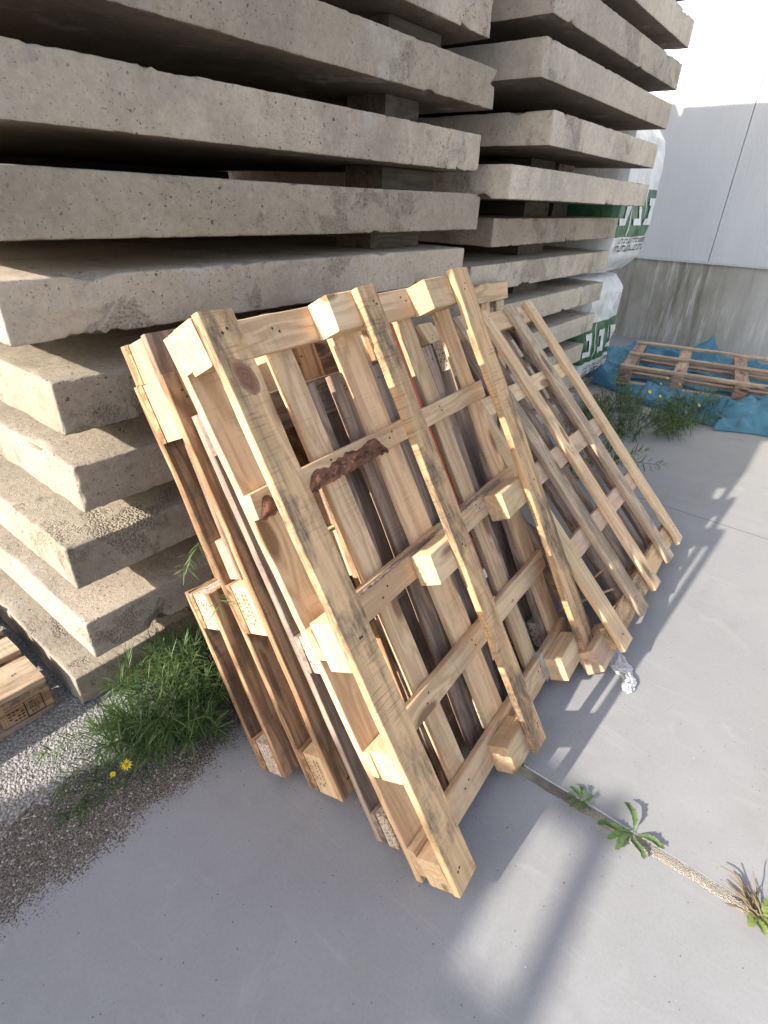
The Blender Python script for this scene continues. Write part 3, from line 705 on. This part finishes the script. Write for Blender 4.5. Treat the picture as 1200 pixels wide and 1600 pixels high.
# ------------------------------------------------------------------ warehouse wall
def wall():
    X = 8.0
    t = empty('warehouse_wall', Matrix.Translation((X, 0, 0))); tag(t, 'white ribbed metal warehouse wall on a streaked concrete plinth', 'wall')
    k = NT('plinth_concrete'); P = k.coord(); s = k.sep(P)
    run = k.noise(k.mul(P, (3, 7, .8)), 1.0, 6, .65); run2 = k.noise(k.mul(P, (3, 16, 1.4)), 1.0, 5, .7)
    c = k.mix(k.map(k.noise(P, 3, 5), .3, .7), (.27, .25, .21), (.36, .34, .30))
    c = k.mix(k.map(run, .52, .68, 0, .85), c, (.17, .15, .115))
    wh = k.math('MULTIPLY', k.map(run2, .50, .68), k.map(k.noise(k.vmath('ADD', P, (0, 3.3, 0)), 1.3, 4), .38, .6))
    c = k.mix(k.math('MULTIPLY', wh, .85), c, (.66, .65, .64))
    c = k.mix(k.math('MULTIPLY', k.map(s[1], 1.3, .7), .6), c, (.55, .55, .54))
    k.color(c); k.bump(k.noise(P, 30, 5), .3, .01)
    vs_, fs = [], []
    def box(x0, x1, y0, y1, z0, z1):
        k0 = len(vs_); vs_.extend([(x0, y0, z0), (x1, y0, z0), (x1, y1, z0), (x0, y1, z0), (x0, y0, z1), (x1, y0, z1), (x1, y1, z1), (x0, y1, z1)])
        for q in ((0, 3, 2, 1), (4, 5, 6, 7), (0, 1, 5, 4), (1, 2, 6, 5), (2, 3, 7, 6), (3, 0, 4, 7)): fs.append(tuple(k0+i for i in q))
    box(0, .3, -9, 5, -.01, .96); mesh('plinth', vs_, fs, k.m, t, Matrix(), smooth=False)
    vs_, fs = [], []
    box(-.035, .2, -9, 5, .962, .985); mesh('flashing', vs_, fs, plain('flashing_metal', (.55, .56, .57), .4), t, Matrix(), smooth=False)
    k = NT('white_cladding'); P = k.coord()
    c = k.mix(k.map(k.noise(k.mul(P, (1, 1, .3)), 3, 4), .3, .7), (.56, .575, .59), (.62, .635, .645))
    dd = k.math('MULTIPLY', k.map(k.vor(P, 9), .06, .09, 1, 0), k.math('GREATER_THAN', k.sep(k.vor(P, 9, col=True))[0], .8))
    c = k.mix(k.math('MULTIPLY', dd, .3), c, (.4, .4, .4))
    k.color(c); k.b.inputs['Roughness'].default_value = .45
    edges = (-9, -4.9, -2.8, -.69, 1.415, 3.5, 5)
    for a, b in zip(edges[:-1], edges[1:]):
        vs_, fs = [], []; n = int((b-a-.006)/.0085); y0 = a+.0035; y1 = b-.0035
        for i in range(n+1):
            y = y0+(y1-y0)*i/n; x = -.03+(0.0, .0022, .003, .0022)[i % 4]
            vs_ += [(x, y, .986), (x, y, 6.5)]
            if i: fs.append((2*i-2, 2*i-1, 2*i+1, 2*i))
        k0 = len(vs_); vs_ += [(.1, y0, .986), (.1, y0, 6.5), (.1, y1, .986), (.1, y1, 6.5)]
        fs += [(0, k0, k0+1, 1), (2*n, 2*n+1, k0+3, k0+2)]
        mesh('cladding_panel', vs_, fs, k.m, t, Matrix(), smooth=False)
    vs_, fs = [], []
    box(.11, .2, -9, 5, .986, 6.5); mesh('backing_sheet', vs_, fs, plain('joint_gasket', (.08, .08, .08), .8), t, Matrix(), smooth=False)  # dark backing that shows in the joints between panels
wall()

# ------------------------------------------------------------------ plants
def leaf_mat(name, a, b):
    k = NT(name); P = k.coord(); n = k.noise(P, 25, 3); c = k.mix(k.map(n, .3, .7), a, b); k.color(c)
    k.b.inputs['Roughness'].default_value = .5
    tr = k.n('ShaderNodeBsdfTranslucent'); k.set(tr.inputs[0], (b[0]*1.3, b[1]*1.4, b[2]*.8)); mx = k.n('ShaderNodeMixShader'); mx.inputs[0].default_value = .25
    k.t.links.new(k.b.outputs[0], mx.inputs[1]); k.t.links.new(tr.outputs[0], mx.inputs[2]); k.t.links.new(mx.outputs[0], k.out.inputs[0])
    return k.m
GL = [leaf_mat('weed_leaf_dark', (.035, .07, .025), (.06, .105, .038)), leaf_mat('weed_leaf_mid', (.055, .105, .033), (.095, .155, .055)), leaf_mat('weed_leaf_pale', (.11, .165, .065), (.16, .225, .095))]
STEM = plain('weed_stem', (.10, .13, .05), .7)
DRY = plain('dry_stalk', (.20, .15, .085), .9)
YEL = plain('petal_yellow', (.75, .55, .03), .6)
def strip(vs_, fs, fm, p0, d, up, length, width, bend, mi, seg=4, rng=None):
    """a narrow blade that starts along d and droops"""
    side = d.cross(up)
    if side.length < 1e-4: side = Vector((1, 0, 0))
    side.normalize(); p = p0.copy(); dd = d.normalized(); k0 = len(vs_)
    for i in range(seg+1):
        t = i/seg; w = width*(math.sin(math.pi*min(1, .18+.82*t)))**.7 if i < seg else 0
        if i == 0: w = width*.35
        vs_.append(p-side*w/2+dd.cross(side)*w*.12); vs_.append(p+side*w/2+dd.cross(side)*w*.12)
        p = p+dd*length/seg; dd = (dd+Vector((0, 0, -1))*bend/seg).normalized()
    for i in range(seg): fs.append((k0+2*i, k0+2*i+1, k0+2*i+3, k0+2*i+2)); fm.append(mi)
def tube(vs_, fs, fm, pts, r0, r1, mi, n=4):
    k0 = len(vs_)
    for i, p in enumerate(pts):
        d = (pts[min(i+1, len(pts)-1)]-pts[max(0, i-1)]).normalized(); a = d.orthogonal().normalized(); b = d.cross(a); r = r0+(r1-r0)*i/(len(pts)-1)
        for q in range(n): an = q/n*6.283; vs_.append(p+(a*math.cos(an)+b*math.sin(an))*r)
    for i in range(len(pts)-1):
        for q in range(n): fs.append((k0+i*n+q, k0+i*n+(q+1) % n, k0+(i+1)*n+(q+1) % n, k0+(i+1)*n+q)); fm.append(mi)
def ragwort(base, rx, ry, hgt, nst, label, seed, flowers=(), lw=.0042, llen=(.04, .075), group=None, arms=()):
    rng = random.Random(seed); t = empty('weed_clump', Matrix.Translation(base)); tag(t, label, 'weed', group)
    vs_, fs, fm = [], [], []; sv, sf, sm = [], [], []; tips = []
    specs = []
    for i in range(nst):
        a = rng.random()*6.283; rad = math.sqrt(rng.random())
        specs.append((Vector((math.cos(a)*rx*rad*.75, math.sin(a)*ry*rad*.75, 0)), Vector((math.cos(a)*rad*.9*rx/.2, math.sin(a)*rad*.9*ry/.2, rng.uniform(.7, 1.5))).normalized(), hgt*rng.uniform(.5, 1.1)*(1.15-.45*rad)))
    for (o, d, l) in arms: specs.append((Vector(o), Vector(d).normalized(), l))
    for o, d, ln in specs:
        n = max(5, int(ln/.011)); p = o.copy(); pts = [p.copy()]; dd = d.copy()
        for j in range(n):
            dd = (dd+Vector((rng.uniform(-.10, .10), rng.uniform(-.10, .10), -.018))).normalized(); p = p+dd*ln/n
            if p.z < .004: p.z = .004
            pts.append(p.copy())
            if j > n*.12:
                for _ in range(2 if j > n*.45 else 1):
                    az = dd.orthogonal().normalized(); az.rotate(Matrix.Rotation(rng.random()*6.283, 3, dd))
                    ld = (dd*rng.uniform(.35, .9)+az).normalized()
                    strip(vs_, fs, fm, p, ld, Vector((0, 0, 1)), rng.uniform(*llen)*(1.1-.35*j/n), lw*rng.uniform(.7, 1.2), rng.uniform(.2, 1.3), rng.choice((0, 0, 1, 1, 1, 2)))
        for _ in range(5):
            az = dd.orthogonal().normalized(); az.rotate(Matrix.Rotation(rng.random()*6.283, 3, dd))
            strip(vs_, fs, fm, p, (dd+az*rng.uniform(.2, .8)).normalized(), Vector((0, 0, 1)), rng.uniform(*llen)*.7, lw*.8, rng.uniform(.1, .8), rng.choice((1, 2)))
        tube(sv, sf, sm, pts[::2] if len(pts) > 6 else pts, .0017, .0009, 0)
        tips.append(p)
    for i in range(len(vs_)):
        if vs_[i].z < .002: vs_[i].z = .002
    mesh('foliage', vs_, fs, GL, t, Matrix(), smooth=False, fm=fm); mesh('stems', sv, sf, [STEM], t, Matrix(), fm=sm)
    for (fx, fy, fz, r) in flowers:
        v2, f2, m2 = [], [], []; c = Vector((fx, fy, fz)); nrm = Vector((-.35, -.7, .65)).normalized(); a = nrm.orthogonal().normalized(); b = nrm.cross(a)
        for q in range(11):
            an = q/11*6.283; dv = a*math.cos(an)+b*math.sin(an); strip(v2, f2, m2, c+dv*r*.2, (dv+nrm*.15), nrm, r, r*.42, .1, 0, seg=2)
        k0 = len(v2); v2 += [c+nrm*r*.25]+[c+(a*math.cos(q/8*6.283)+b*math.sin(q/8*6.283))*r*.3+nrm*.001 for q in range(8)]
        for q in range(8): f2.append((k0, k0+1+q, k0+1+(q+1) % 8)); m2.append(1)
        mesh('flower', v2, f2, [YEL, plain('flower_disc', (.55, .30, .02))], t, Matrix(), smooth=False, fm=m2)
    return t
WG = 'leafy weed clumps by the slabs'
ragwort((.60, 1.265, 0), .22, .15, .22, 170, 'bushy narrow leaved green weed with one yellow flower beside the leaning pallets', 11, flowers=((-.25, -.09, .055, .015), (-.285, -.07, .03, .008)), group=WG, llen=(.05, .11), lw=.0034,
        arms=[((-.1, .0, .02), (-1, .1, .28), .30), ((-.1, -.02, .02), (-1, -.12, .2), .34), ((-.12, .02, .03), (-1, .25, .4), .28), ((-.1, -.05, .01), (-.9, -.3, .12), .30)])
# a few stems growing up between the pallets
def sprig(base, d, ln, seed, label):
    rng = random.Random(seed); t = empty('weed_sprig', Matrix.Translation(base)); tag(t, label, 'weed', 'sprigs at the striped pallet')
    vs_, fs, fm, sv, sf, sm = [], [], [], [], [], []; p = Vector((0, 0, 0)); dd = Vector(d).normalized(); pts = [p.copy()]
    n = int(ln/.009)
    for j in range(n):
        dd = (dd+Vector((rng.uniform(-.1, .1), rng.uniform(-.1, .1), rng.uniform(-.06, .04)))).normalized(); p = p+dd*ln/n; pts.append(p.copy())
        if j > n*.4:
            az = dd.orthogonal().normalized(); az.rotate(Matrix.Rotation(rng.random()*6.283, 3, dd))
            strip(vs_, fs, fm, p, (dd*.8+az).normalized(), Vector((0, 0, 1)), rng.uniform(.03, .06), .004, rng.uniform(.2, 1), rng.choice((1, 2)))
    tube(sv, sf, sm, pts, .0015, .0008, 0)
    mesh('foliage', vs_, fs, GL, t, Matrix(), smooth=False, fm=fm); mesh('stems', sv, sf, [STEM], t, Matrix(), fm=sm)
sprig((.74, 1.20, .66), (-.75, -.75, .25), .22, 5, 'upper green sprig sticking out past the edge of the striped pallet')
sprig((.74, 1.16, .55), (-.75, -.75, .2), .22, 6, 'lower green sprig just above the short half pallet')
ragwort((4.55, 1.02, 0), .42, .36, .32, 130, 'dense green weed clump past the end of the slatted pallet, yellow flowers behind', 21, lw=.005, llen=(.05, .09), group=WG, flowers=((.45, -.30, .05, .011), (.52, -.33, .04, .011), (.58, -.28, .05, .014), (.5, -.2, .07, .014), (.32, -.1, .17, .014), (-.1, -.1, .30, .014)))
ragwort((5.12, .68, 0), .36, .22, .2, 85, 'lower spreading weed clump in front of the blue tarp', 22, lw=.005, llen=(.05, .09), group=WG, flowers=((-.05, .3, .22, .011), (.05, .28, .25, .011), (.22, .2, .18, .011), (-.2, -.05, .15, .014)))
ragwort((3.35, 1.05, 0), .25, .25, .5, 26, 'dark weed growing in the shade behind the slatted pallet', 23, lw=.006, llen=(.05, .1), group=WG)

def rosette(base, leaves, label, hue=1):
    leaves = [(a, l*.95, w*.8, f_) for a, l, w, f_ in leaves]; t = empty('weed_rosette', Matrix.Translation(base)); tag(t, label, 'weed', 'small weeds in the ground joint')
    rng = random.Random(len(leaves)*7+int(base[1]*100))
    for (az, ln, wd, lift) in leaves:
        vs_, fs, fm = [], [], []; n = 14; d = Vector((math.cos(az), math.sin(az), 0)); s = Vector((-d.y, d.x, 0))
        for i in range(n+1):
            tt = i/n; w = wd*(.12+.88*math.sin(math.pi*min(1, max(0, (tt-.12)*.98)))**.8) if tt > .15 else wd*.12
            w *= (1+.16*(1 if i % 2 else -1)*(tt > .15)+.32*N3(tt*7, az*3, 2)); w = max(w, .0008)
            if i == n: w = wd*.12
            z = .004+.5*lift*math.sin(tt*2.4)*ln+.003*N3(tt*9, az, 0)
            c = d*ln*tt+s*ln*.22*N3(tt*1.6, az*5, 8)+Vector((0, 0, z)); cu = Vector((0, 0, w*.35))
            vs_ += [c-s*w/2+cu, c, c+s*w/2+cu]
            if i:
                a = 3*(i-1); fs += [(a, a+1, a+4, a+3), (a+1, a+2, a+5, a+4)]; fm += [0, 0]
        mesh('leaf', vs_, fs, [ROS[hue]], t, Matrix(), fm=fm)
    return t
ROS = [leaf_mat('rosette_dark', (.05, .09, .035), (.08, .13, .05)), leaf_mat('rosette_mid', (.075, .13, .05), (.125, .195, .075)), leaf_mat('rosette_yellow', (.15, .20, .065), (.25, .29, .10))]
A = math.atan2
rosette((1.136, -.035, .003), [(2.05, .10, .026, .18), (2.45, .085, .022, .2), (2.75, .085, .022, .12), (.55, .085, .026, .5), (-1.35, .085, .022, .12), (-2.55, .075, .024, .2)], 'largest toothed rosette weed lying open across the ground joint')
rosette((1.133, .115, .003), [(.2, .045, .018, .5), (1.0, .045, .018, .5), (1.9, .04, .016, .4), (2.7, .045, .018, .4), (-1.9, .04, .016, .4), (-.7, .045, .018, .5), (3.5, .04, .017, .6)], 'small rosette weed in the joint between the toothed weed and the pallet foot')
rosette((1.118, .335, .003), [(.3, .04, .02, .7), (1.4, .04, .018, .8), (2.6, .035, .018, .8), (-1.5, .05, .02, .4), (-2.6, .045, .02, .4), (-.6, .04, .02, .5)], 'tiny green weed against the middle foot of the big light pallet', 0)
t = rosette((1.128, -.335, .003), [(-2.1, .07, .03, .35), (-2.7, .05, .028, .3), (-1.2, .09, .034, .3), (2.9, .05, .026, .3), (-1.6, .07, .03, .5), (-.5, .07, .03, .3)], 'yellow green weed with dry brown stalks at the right edge of the photo', 2)
rng = random.Random(2); vs_, fs, fm = [], [], []
for i in range(15):
    az = rng.uniform(.2, 1.9); ln = rng.uniform(.04, .10); p = Vector((rng.uniform(-.01, .02), rng.uniform(-.02, .01), .004)); pts = [p.copy()]
    d = Vector((math.cos(az), math.sin(az)*.6, rng.uniform(.05, .3))).normalized()
    for j in range(7):
        d = (d+Vector((rng.uniform(-.3, .3), rng.uniform(-.3, .3), rng.uniform(-.2, .15)))).normalized(); p = p+d*ln/7; p.z = max(p.z, .004); pts.append(p.copy())
    tube(vs_, fs, fm, pts, .0026, .0012, 0, 5)
mesh('dry_stalks', vs_, fs, [DRY], t, Matrix(), fm=fm)

# ------------------------------------------------------------------ wrapped bales behind the right stack
def film_mat(name, c, alpha=1.0, rough=.28):
    k = NT(name); P = k.coord(); n = k.noise(P, 9, 5, .6, .6)
    k.color(k.mix(k.map(n, .35, .7), tuple(x*.85 for x in c), c)); k.b.inputs['Roughness'].default_value = rough; k.b.inputs['Specular IOR Level'].default_value = .5
    k.bump(k.math('ADD', n, k.noise(k.mul(P, (30, 30, 9)), 1.0, 4)), .5, .02)
    if alpha < 1: k.b.inputs['Alpha'].default_value = alpha
    return k.m
FW = film_mat('white_sack_film', (.74, .75, .76)); GREEN = film_mat('green_print', (.035, .14, .065)); BLK = plain('black_print', (.04, .04, .045), .5)
CLEAR = film_mat('stretch_wrap', (.72, .73, .75), .45, .2)
def bale(x0, x1, y0, y1, z0, z1, bul, seed, label, band):
    t = empty('wrapped_bale', Matrix.Translation((0, 0, 0))); tag(t, label, 'bale', 'wrapped bales behind the slabs')
    hz = z1-z0
    def front(x, z):
        e = (z-z0)/hz; ed = min(1, (x1-x)/.12) if x > x1-.12 else 1
        return y0-bul*math.sin(math.pi*min(1, max(0, e)))**.6+.035*N3(x*5, z*4, seed)+.012*N3(x*13+z*9, z*8-x*4, seed)+.01*(1-abs(N3(x*6+z*5, z*3, seed+5)))**4+(.045*(1-ed)**2)+.10*max(0, e-.88)/.12*.8+.09*max(0, .1-e)/.1
    n, m = 40, 48; per = []
    # ring: front x0->x1, right side y0->y1, back, left
    pts2 = [(x0+(x1-x0)*i/n, 'f') for i in range(n+1)]+[(i/10, 'r') for i in range(1, 10)]+[(x1-(x1-x0)*i/10, 'b') for i in range(11)]+[(1-i/10, 'l') for i in range(1, 10)]
    vs_, fs, fm = [], [], []
    for j in range(m+1):
        z = z0+hz*j/m; e = j/m
        for (s, wch) in pts2:
            if wch == 'f': p = (s-.03*max(0, e-.8)*(s-x0), front(s, z), z)
            elif wch == 'b': p = (s, y1+.01*N3(s*6, z*6, 9), z)
            else:
                yy = front(x1 if wch == 'r' else x0, z); y = yy+(y1-yy)*s
                xx = x1 if wch == 'r' else x0; o = (.05*math.sin(math.pi*s)*math.sin(math.pi*e)+.015*N3(y*6, z*6, seed+2)-.024*max(0, e-.8)*(x1-x0)*(wch == 'r'))*(1 if wch == 'r' else -1); p = (xx+o, y, z)
            vs_.append(p)
    c = len(pts2)
    for j in range(m):
        for i in range(c):
            a, b = j*c+i, j*c+(i+1) % c; fs.append((a, b, b+c, a+c))
            e = (j+.5)/m; fm.append(1 if band[0] < e < band[1] else 0)
    fs.append(tuple(m*c+i for i in range(c))); fm.append(0); fs.append(tuple(reversed(range(c)))); fm.append(0)
    mesh('sack_film', vs_, fs, [FW, GREEN], t, Matrix(), fm=fm)
    zb0, zb1 = z0+hz*band[0], z0+hz*band[1]; H = zb1-zb0
    vs_, fs = [], []
    def quad(xa, xb, za, zb, n=4):
        for i in range(n):
            a, b = xa+(xb-xa)*i/n, xa+(xb-xa)*(i+1)/n
            for q in range(n):
                c0, c1 = za+(zb-za)*q/n, za+(zb-za)*(q+1)/n; k0 = len(vs_)
                for (x, z) in ((a, c0), (b, c0), (b, c1), (a, c1)): vs_.append((x, front(x, z)-.009, z))
                fs.append((k0, k0+1, k0+2, k0+3))
    wd = x1-x0
    for xa in (x1-.27*wd, x1-.62*wd, x1-.97*wd):   # square bracket shaped strokes of the big letters
        vs_, fs = [], []; w = .15*wd; quad(xa+w*.5, xa+w, zb0+.22*H, zb0+.80*H); quad(xa, xa+w*.5, zb0+.64*H, zb0+.80*H); quad(xa-.02*wd, xa+w*.5, zb0+.22*H, zb0+.36*H)
        mesh('letter', vs_, fs, FW, t, Matrix(), smooth=False)
    for xa in (x1-.36*wd, x1-.71*wd):
        vs_, fs = [], []
        for i in range(10): quad(xa+.012*wd*math.sin(i*.6), xa+.012*wd*math.sin(i*.6)+.012*wd, zb0+H*i/10, zb0+H*(i+1)/10, 1)
        mesh('outline', vs_, fs, FW, t, Matrix(), smooth=False)
    rg = random.Random(seed)
    for row, (za, h) in enumerate(((zb0-.055, .035), (zb0-.115, .045))):
        x = x0+.1; vs_, fs = [], []
        while x < x1-.08:
            w = h*rg.uniform(.5, .8)
            kind = rg.randrange(4)
            if row == 0 and x > x1-.2: kind = 4
            if kind in (0, 2, 4): quad(x, x+w*.25, za, za+h, 1)
            if kind in (1, 2): quad(x, x+w, za+h*.75, za+h, 1)
            if kind in (0, 3, 4): quad(x, x+w, za, za+h*.22, 1)
            if kind in (3, 1): quad(x+w*.6, x+w*.85, za, za+h, 1)
            if kind == 4: quad(x, x+w, za+h*.78, za+h, 1); quad(x, x+w*.8, za+h*.4, za+h*.6, 1)
            x += w*1.35
        mesh('small_print', vs_, fs, BLK, t, Matrix(), smooth=False)
    return front
bale(4.78, 5.62, 1.62, 2.5, .10, .985, .02, 3, 'lower white plastic bale with a dark green band, standing on the ground', (.22, .60))
bale(4.76, 5.66, 1.585, 2.5, 1.03, 2.12, .06, 7, 'upper white plastic bale with green band and crumpled print, on top of the lower one', (.26, .57))
# wooden base under the lower bale
t = empty('wooden_pallet', Matrix(((1, 0, 0, 4.8), (0, 1, 0, 1.66), (0, 0, 1, 0), (0, 0, 0, 1)))); tag(t, 'low pallet under the lower white and green bale', 'pallet')
for u in (0, .35, .7): board('deck_board', t, u, u+.1, 0, .8, .08, .098, W['grey'])
for v in (0, .35, .7): board('skid_board', t, 0, .8, v, v+.1, 0, .0795, W['grey'])

# ------------------------------------------------------------------ blue tarpaulin with an old pallet on it
def tarp():
    k = NT('blue_tarpaulin'); P = k.coord(); n = k.noise(P, 6, 5, .6, .5)
    c = k.mix(k.map(n, .3, .7), (.05, .155, .22), (.09, .245, .33)); c = k.mix(k.map(k.noise(P, 22, 5, .7), .6, .75, 0, .6), c, (.25, .27, .26))
    k.color(c); k.b.inputs['Roughness'].default_value = .5
    k.bump(k.math('ADD', n, k.noise(k.mul(P, (120, 120, 120)), 1.0, 2)), .35, .01)
    n1, n2 = 230, 230; vs_, fs = [], []
    def prof(s, tt):
        # s: 0 near camera .. 1 far (x), tt: 0 .. 1 along -y
        y = 1.86-tt*3.3; x0 = 5.15+.2*math.sin(tt*9+1)+.12*N3(tt*7, 0, 0)
        if tt > .42: x0 -= .10
        x1 = 7.35+.15*math.sin(tt*7)
        x = x0+(x1-x0)*s
        z = .015+.02*abs(N3(x*3, y*3, 1))+.03*abs(N3(x*7+3, y*6, 2))
        z += .20*math.exp(-((x-5.35)/.20)**2-((y-1.66)/.16)**2)
        z += .15*math.exp(-((x-6.2)/.5)**2-((y-1.75)/.16)**2)
        z += .26*max(0, 1-abs(x-7.2)/.3)*max(0, 1-abs(y-1.02)/.22)
        z += .10*math.exp(-((x-7.0)/.25)**2-((y-1.45)/.25)**2)
        z += .09*math.exp(-((x-5.25+.1*math.sin(y*5))/.10)**2)*(1 if y < 1.15 else .3)*(.7+.5*N3(y*3, 1, 1))
        z += .17*math.exp(-((x-5.32)/.16)**2-((y-.12)/.30)**2)*(1+.5*N3(x*9, y*9, 5))
        if y < .45: z += .10*max(0, 1-abs(x-5.55)/.35)*abs(N3(x*5, y*5, 8)+.3)
        z += .012*N3(x*14, y*14, 3)+.045*(1-abs(N3(x*4.5+.6*N3(x*2, y*2, 4), y*3.2, 11)))**5+.02*(1-abs(N3(x*9, y*10, 17)))**4
        if 5.5 < x < 6.9 and y < 1.4: z = min(z, .05+.03*N3(x*6, y*6, 2))
        edge = min(s, 1-s)*n2/4
        if edge < 1: z = .006+(z-.006)*max(.0, edge)**.5
        return x, y, max(.006, z)
    for i in range(n1+1):
        for j in range(n2+1): vs_.append(prof(j/n2, i/n1))
    m = n2+1
    for i in range(n1):
        for j in range(n2): fs.append((i*m+j, (i+1)*m+j, (i+1)*m+j+1, i*m+j+1))
    o = mesh('tarpaulin', vs_, fs, k.m); sol = None
    tag(o, 'crumpled blue tarpaulin spread on the ground under an old pallet by the wall', 'tarpaulin')
    # rolled fold at its front edge
    vs_, fs = [], []; pts = [(5.22, .30), (5.18, .12), (5.22, -.06), (5.28, -.3), (5.3, -.6)]
    nn = 60; rr = 14
    for i in range(nn+1):
        q = i/nn*(len(pts)-1); a = min(int(q), len(pts)-2); fr = q-a; x = pts[a][0]+(pts[a+1][0]-pts[a][0])*fr; y = pts[a][1]+(pts[a+1][1]-pts[a][1])*fr
        e = min(1, i/5+.2)
        for w in range(rr):
            an = w/rr*6.283; rad = (.075+.03*N3(y*7, math.cos(an)*1.5, 4+math.sin(an))+.018*N3(y*22, an*2, 7))*e
            vs_.append((x+rad*1.25*math.cos(an), y+.02*N3(y*9, an, 2), max(.007, .062+rad*.85*math.sin(an))))
    for i in range(nn):
        for w in range(rr): fs.append((i*rr+w, i*rr+(w+1) % rr, (i+1)*rr+(w+1) % rr, (i+1)*rr+w))
    fs.append(tuple(range(rr-1, -1, -1)))
    mesh('rolled_fold', vs_, fs, k.m, o, Matrix())
    # old pallet, long boards run along -y
    th = R(-6.5)
    ux, uy = Vector((math.cos(th), math.sin(th), 0)), Vector((-math.sin(th)*-1*-1, 0, 0))
    v = Vector((math.sin(R(9.5)), -math.cos(R(9.5)), 0)); u = Vector((-v.y, v.x, 0)); w = Vector((0, 0, 1))
    u = Vector((math.cos(R(9.5)), math.sin(R(9.5)), 0))
    M4 = Matrix(((u.x, v.x, 0, 5.34), (u.y, v.y, 0, 1.42), (0, 0, -1, .24), (0, 0, 0, 1)))
    # u x v points down, so w counts downwards from the top of the pallet
    t = empty('wooden_pallet', M4); tag(t, 'old brown pallet lying on the blue tarpaulin in front of the wall', 'pallet')
    for u0 in (.02, .62, 1.22): board('deck_board', t, u0, u0+.085, 0, 2.0, 0, .022, W['drift'], wane=.005)
    for v0 in (.0, .45, .95, 1.45, 1.9): board('stringer_board', t, 0, 1.35, v0, v0+.11, .0225, .044, W['old'])
    for u0 in (.32, .92): board('brace', t, u0, u0+.08, 0, 2.0, .1255, .1500, W['old'], wane=.004)
    for u0 in (.02, .62, 1.22):
        for v0 in (.0, .45, .95, 1.45, 1.9): bl(t, u0, u0+.10, v0+.002, v0+.108, .0445, .15, W['old'])
        board('skid_board', t, u0, u0+.10, 0, 2.0, .1505, .172, W['drift'])
tarp()

# ------------------------------------------------------------------ crumpled film by the pallets
def film():
    k = NT('crumpled_film'); P = k.coord(); n = k.noise(P, 60, 5, .6, 1.0); k.color(k.mix(k.map(n, .3, .7), (.78, .79, .81), (.93, .94, .95)))
    k.b.inputs['Roughness'].default_value = .4; k.b.inputs['Specular IOR Level'].default_value = .4; k.bump(n, .5, .006); k.b.inputs['Alpha'].default_value = .6
    pts = [Vector((1.86, .30, 0)), Vector((1.80, .245, 0)), Vector((1.745, .19, 0)), Vector((1.70, .148, 0)), Vector((1.662, .142, 0)), Vector((1.645, .155, 0))]
    vs_, fs = [], []; nn, rr = 90, 22
    for i in range(nn+1):
        q = i/nn*(len(pts)-1); a = min(int(q), len(pts)-2); p = pts[a].lerp(pts[a+1], q-a); d = (pts[a+1]-pts[a]).normalized(); sd = Vector((-d.y, d.x, 0)); e = min(1, min(i, nn-i)/6+.2)
        wid = (.030+.012*N3(i*.13, 2, 0))*e*(1.25 if i < 45 else .75)
        for w in range(rr+1):
            t = w/rr*2-1; fold = (1-abs(N3(i*.11+t, t*2.4, 1)))**3; fold2 = (1-abs(N3(i*.3, t*5, 7)))**3
            z = .003+(.013*fold+.007*fold2+.004*N3(i*.8, t*9, 3))*e*(1-t*t*.55)+.006*(1-t*t)*e
            vs_.append(p+sd*(wid*t+.006*N3(i*.35, t*4, 5))+Vector((0, 0, max(.002, z)))+d*.007*N3(i*.4, t*6, 8))
    m = rr+1
    for i in range(nn):
        for w in range(rr): fs.append((i*m+w, i*m+w+1, (i+1)*m+w+1, (i+1)*m+w))
    o = mesh('plastic_film', vs_, fs, k.m); tag(o, 'crumpled scrap of clear white plastic film on the ground at the pallet feet', 'plastic film')
    # band of film wrapped round the lower right block
    vs_, fs = [], []; w0, w1 = .019, .1155
    n = 40; ring = [(.0, w0), (.102, w0), (.102, .0455), (.102, .075), (-.003, .075), (-.003, .0455)]
    us = [.80+.004*i for i in range(9)]
    loop = []
    for a in range(4):
        (v0, ww0), (v1, ww1) = [(.018, .018), (.116, .018), (.116, .049), (.018, .049)][a], [(.116, .018), (.116, .049), (.018, .049), (.018, .018)][a]
        for i in range(10): loop.append((v0+(v1-v0)*i/10, ww0+(ww1-ww0)*i/10, a))
    m = len(loop)
    for i, u in enumerate(us):
        for q, (v, w, a) in enumerate(loop):
            j = .0025*N3(u*200, q*.7, 0)
            vs_.append((u+.01*N3(q*.3, 1, 1), v+j*(1 if a == 1 else -1 if a == 3 else 0), w+j*(1 if a == 2 else -1 if a == 0 else 0)+.001))
    for i in range(len(us)-1):
        for q in range(m): fs.append((i*m+q, i*m+(q+1) % m, (i+1)*m+(q+1) % m, (i+1)*m+q))
    o = mesh('plastic_wrap', vs_, fs, CLEAR); o.matrix_world = FP.matrix_world.copy(); tag(o, 'band of wrinkled clear film wound round the lowest cross board of the big pallet', 'plastic film')
film()
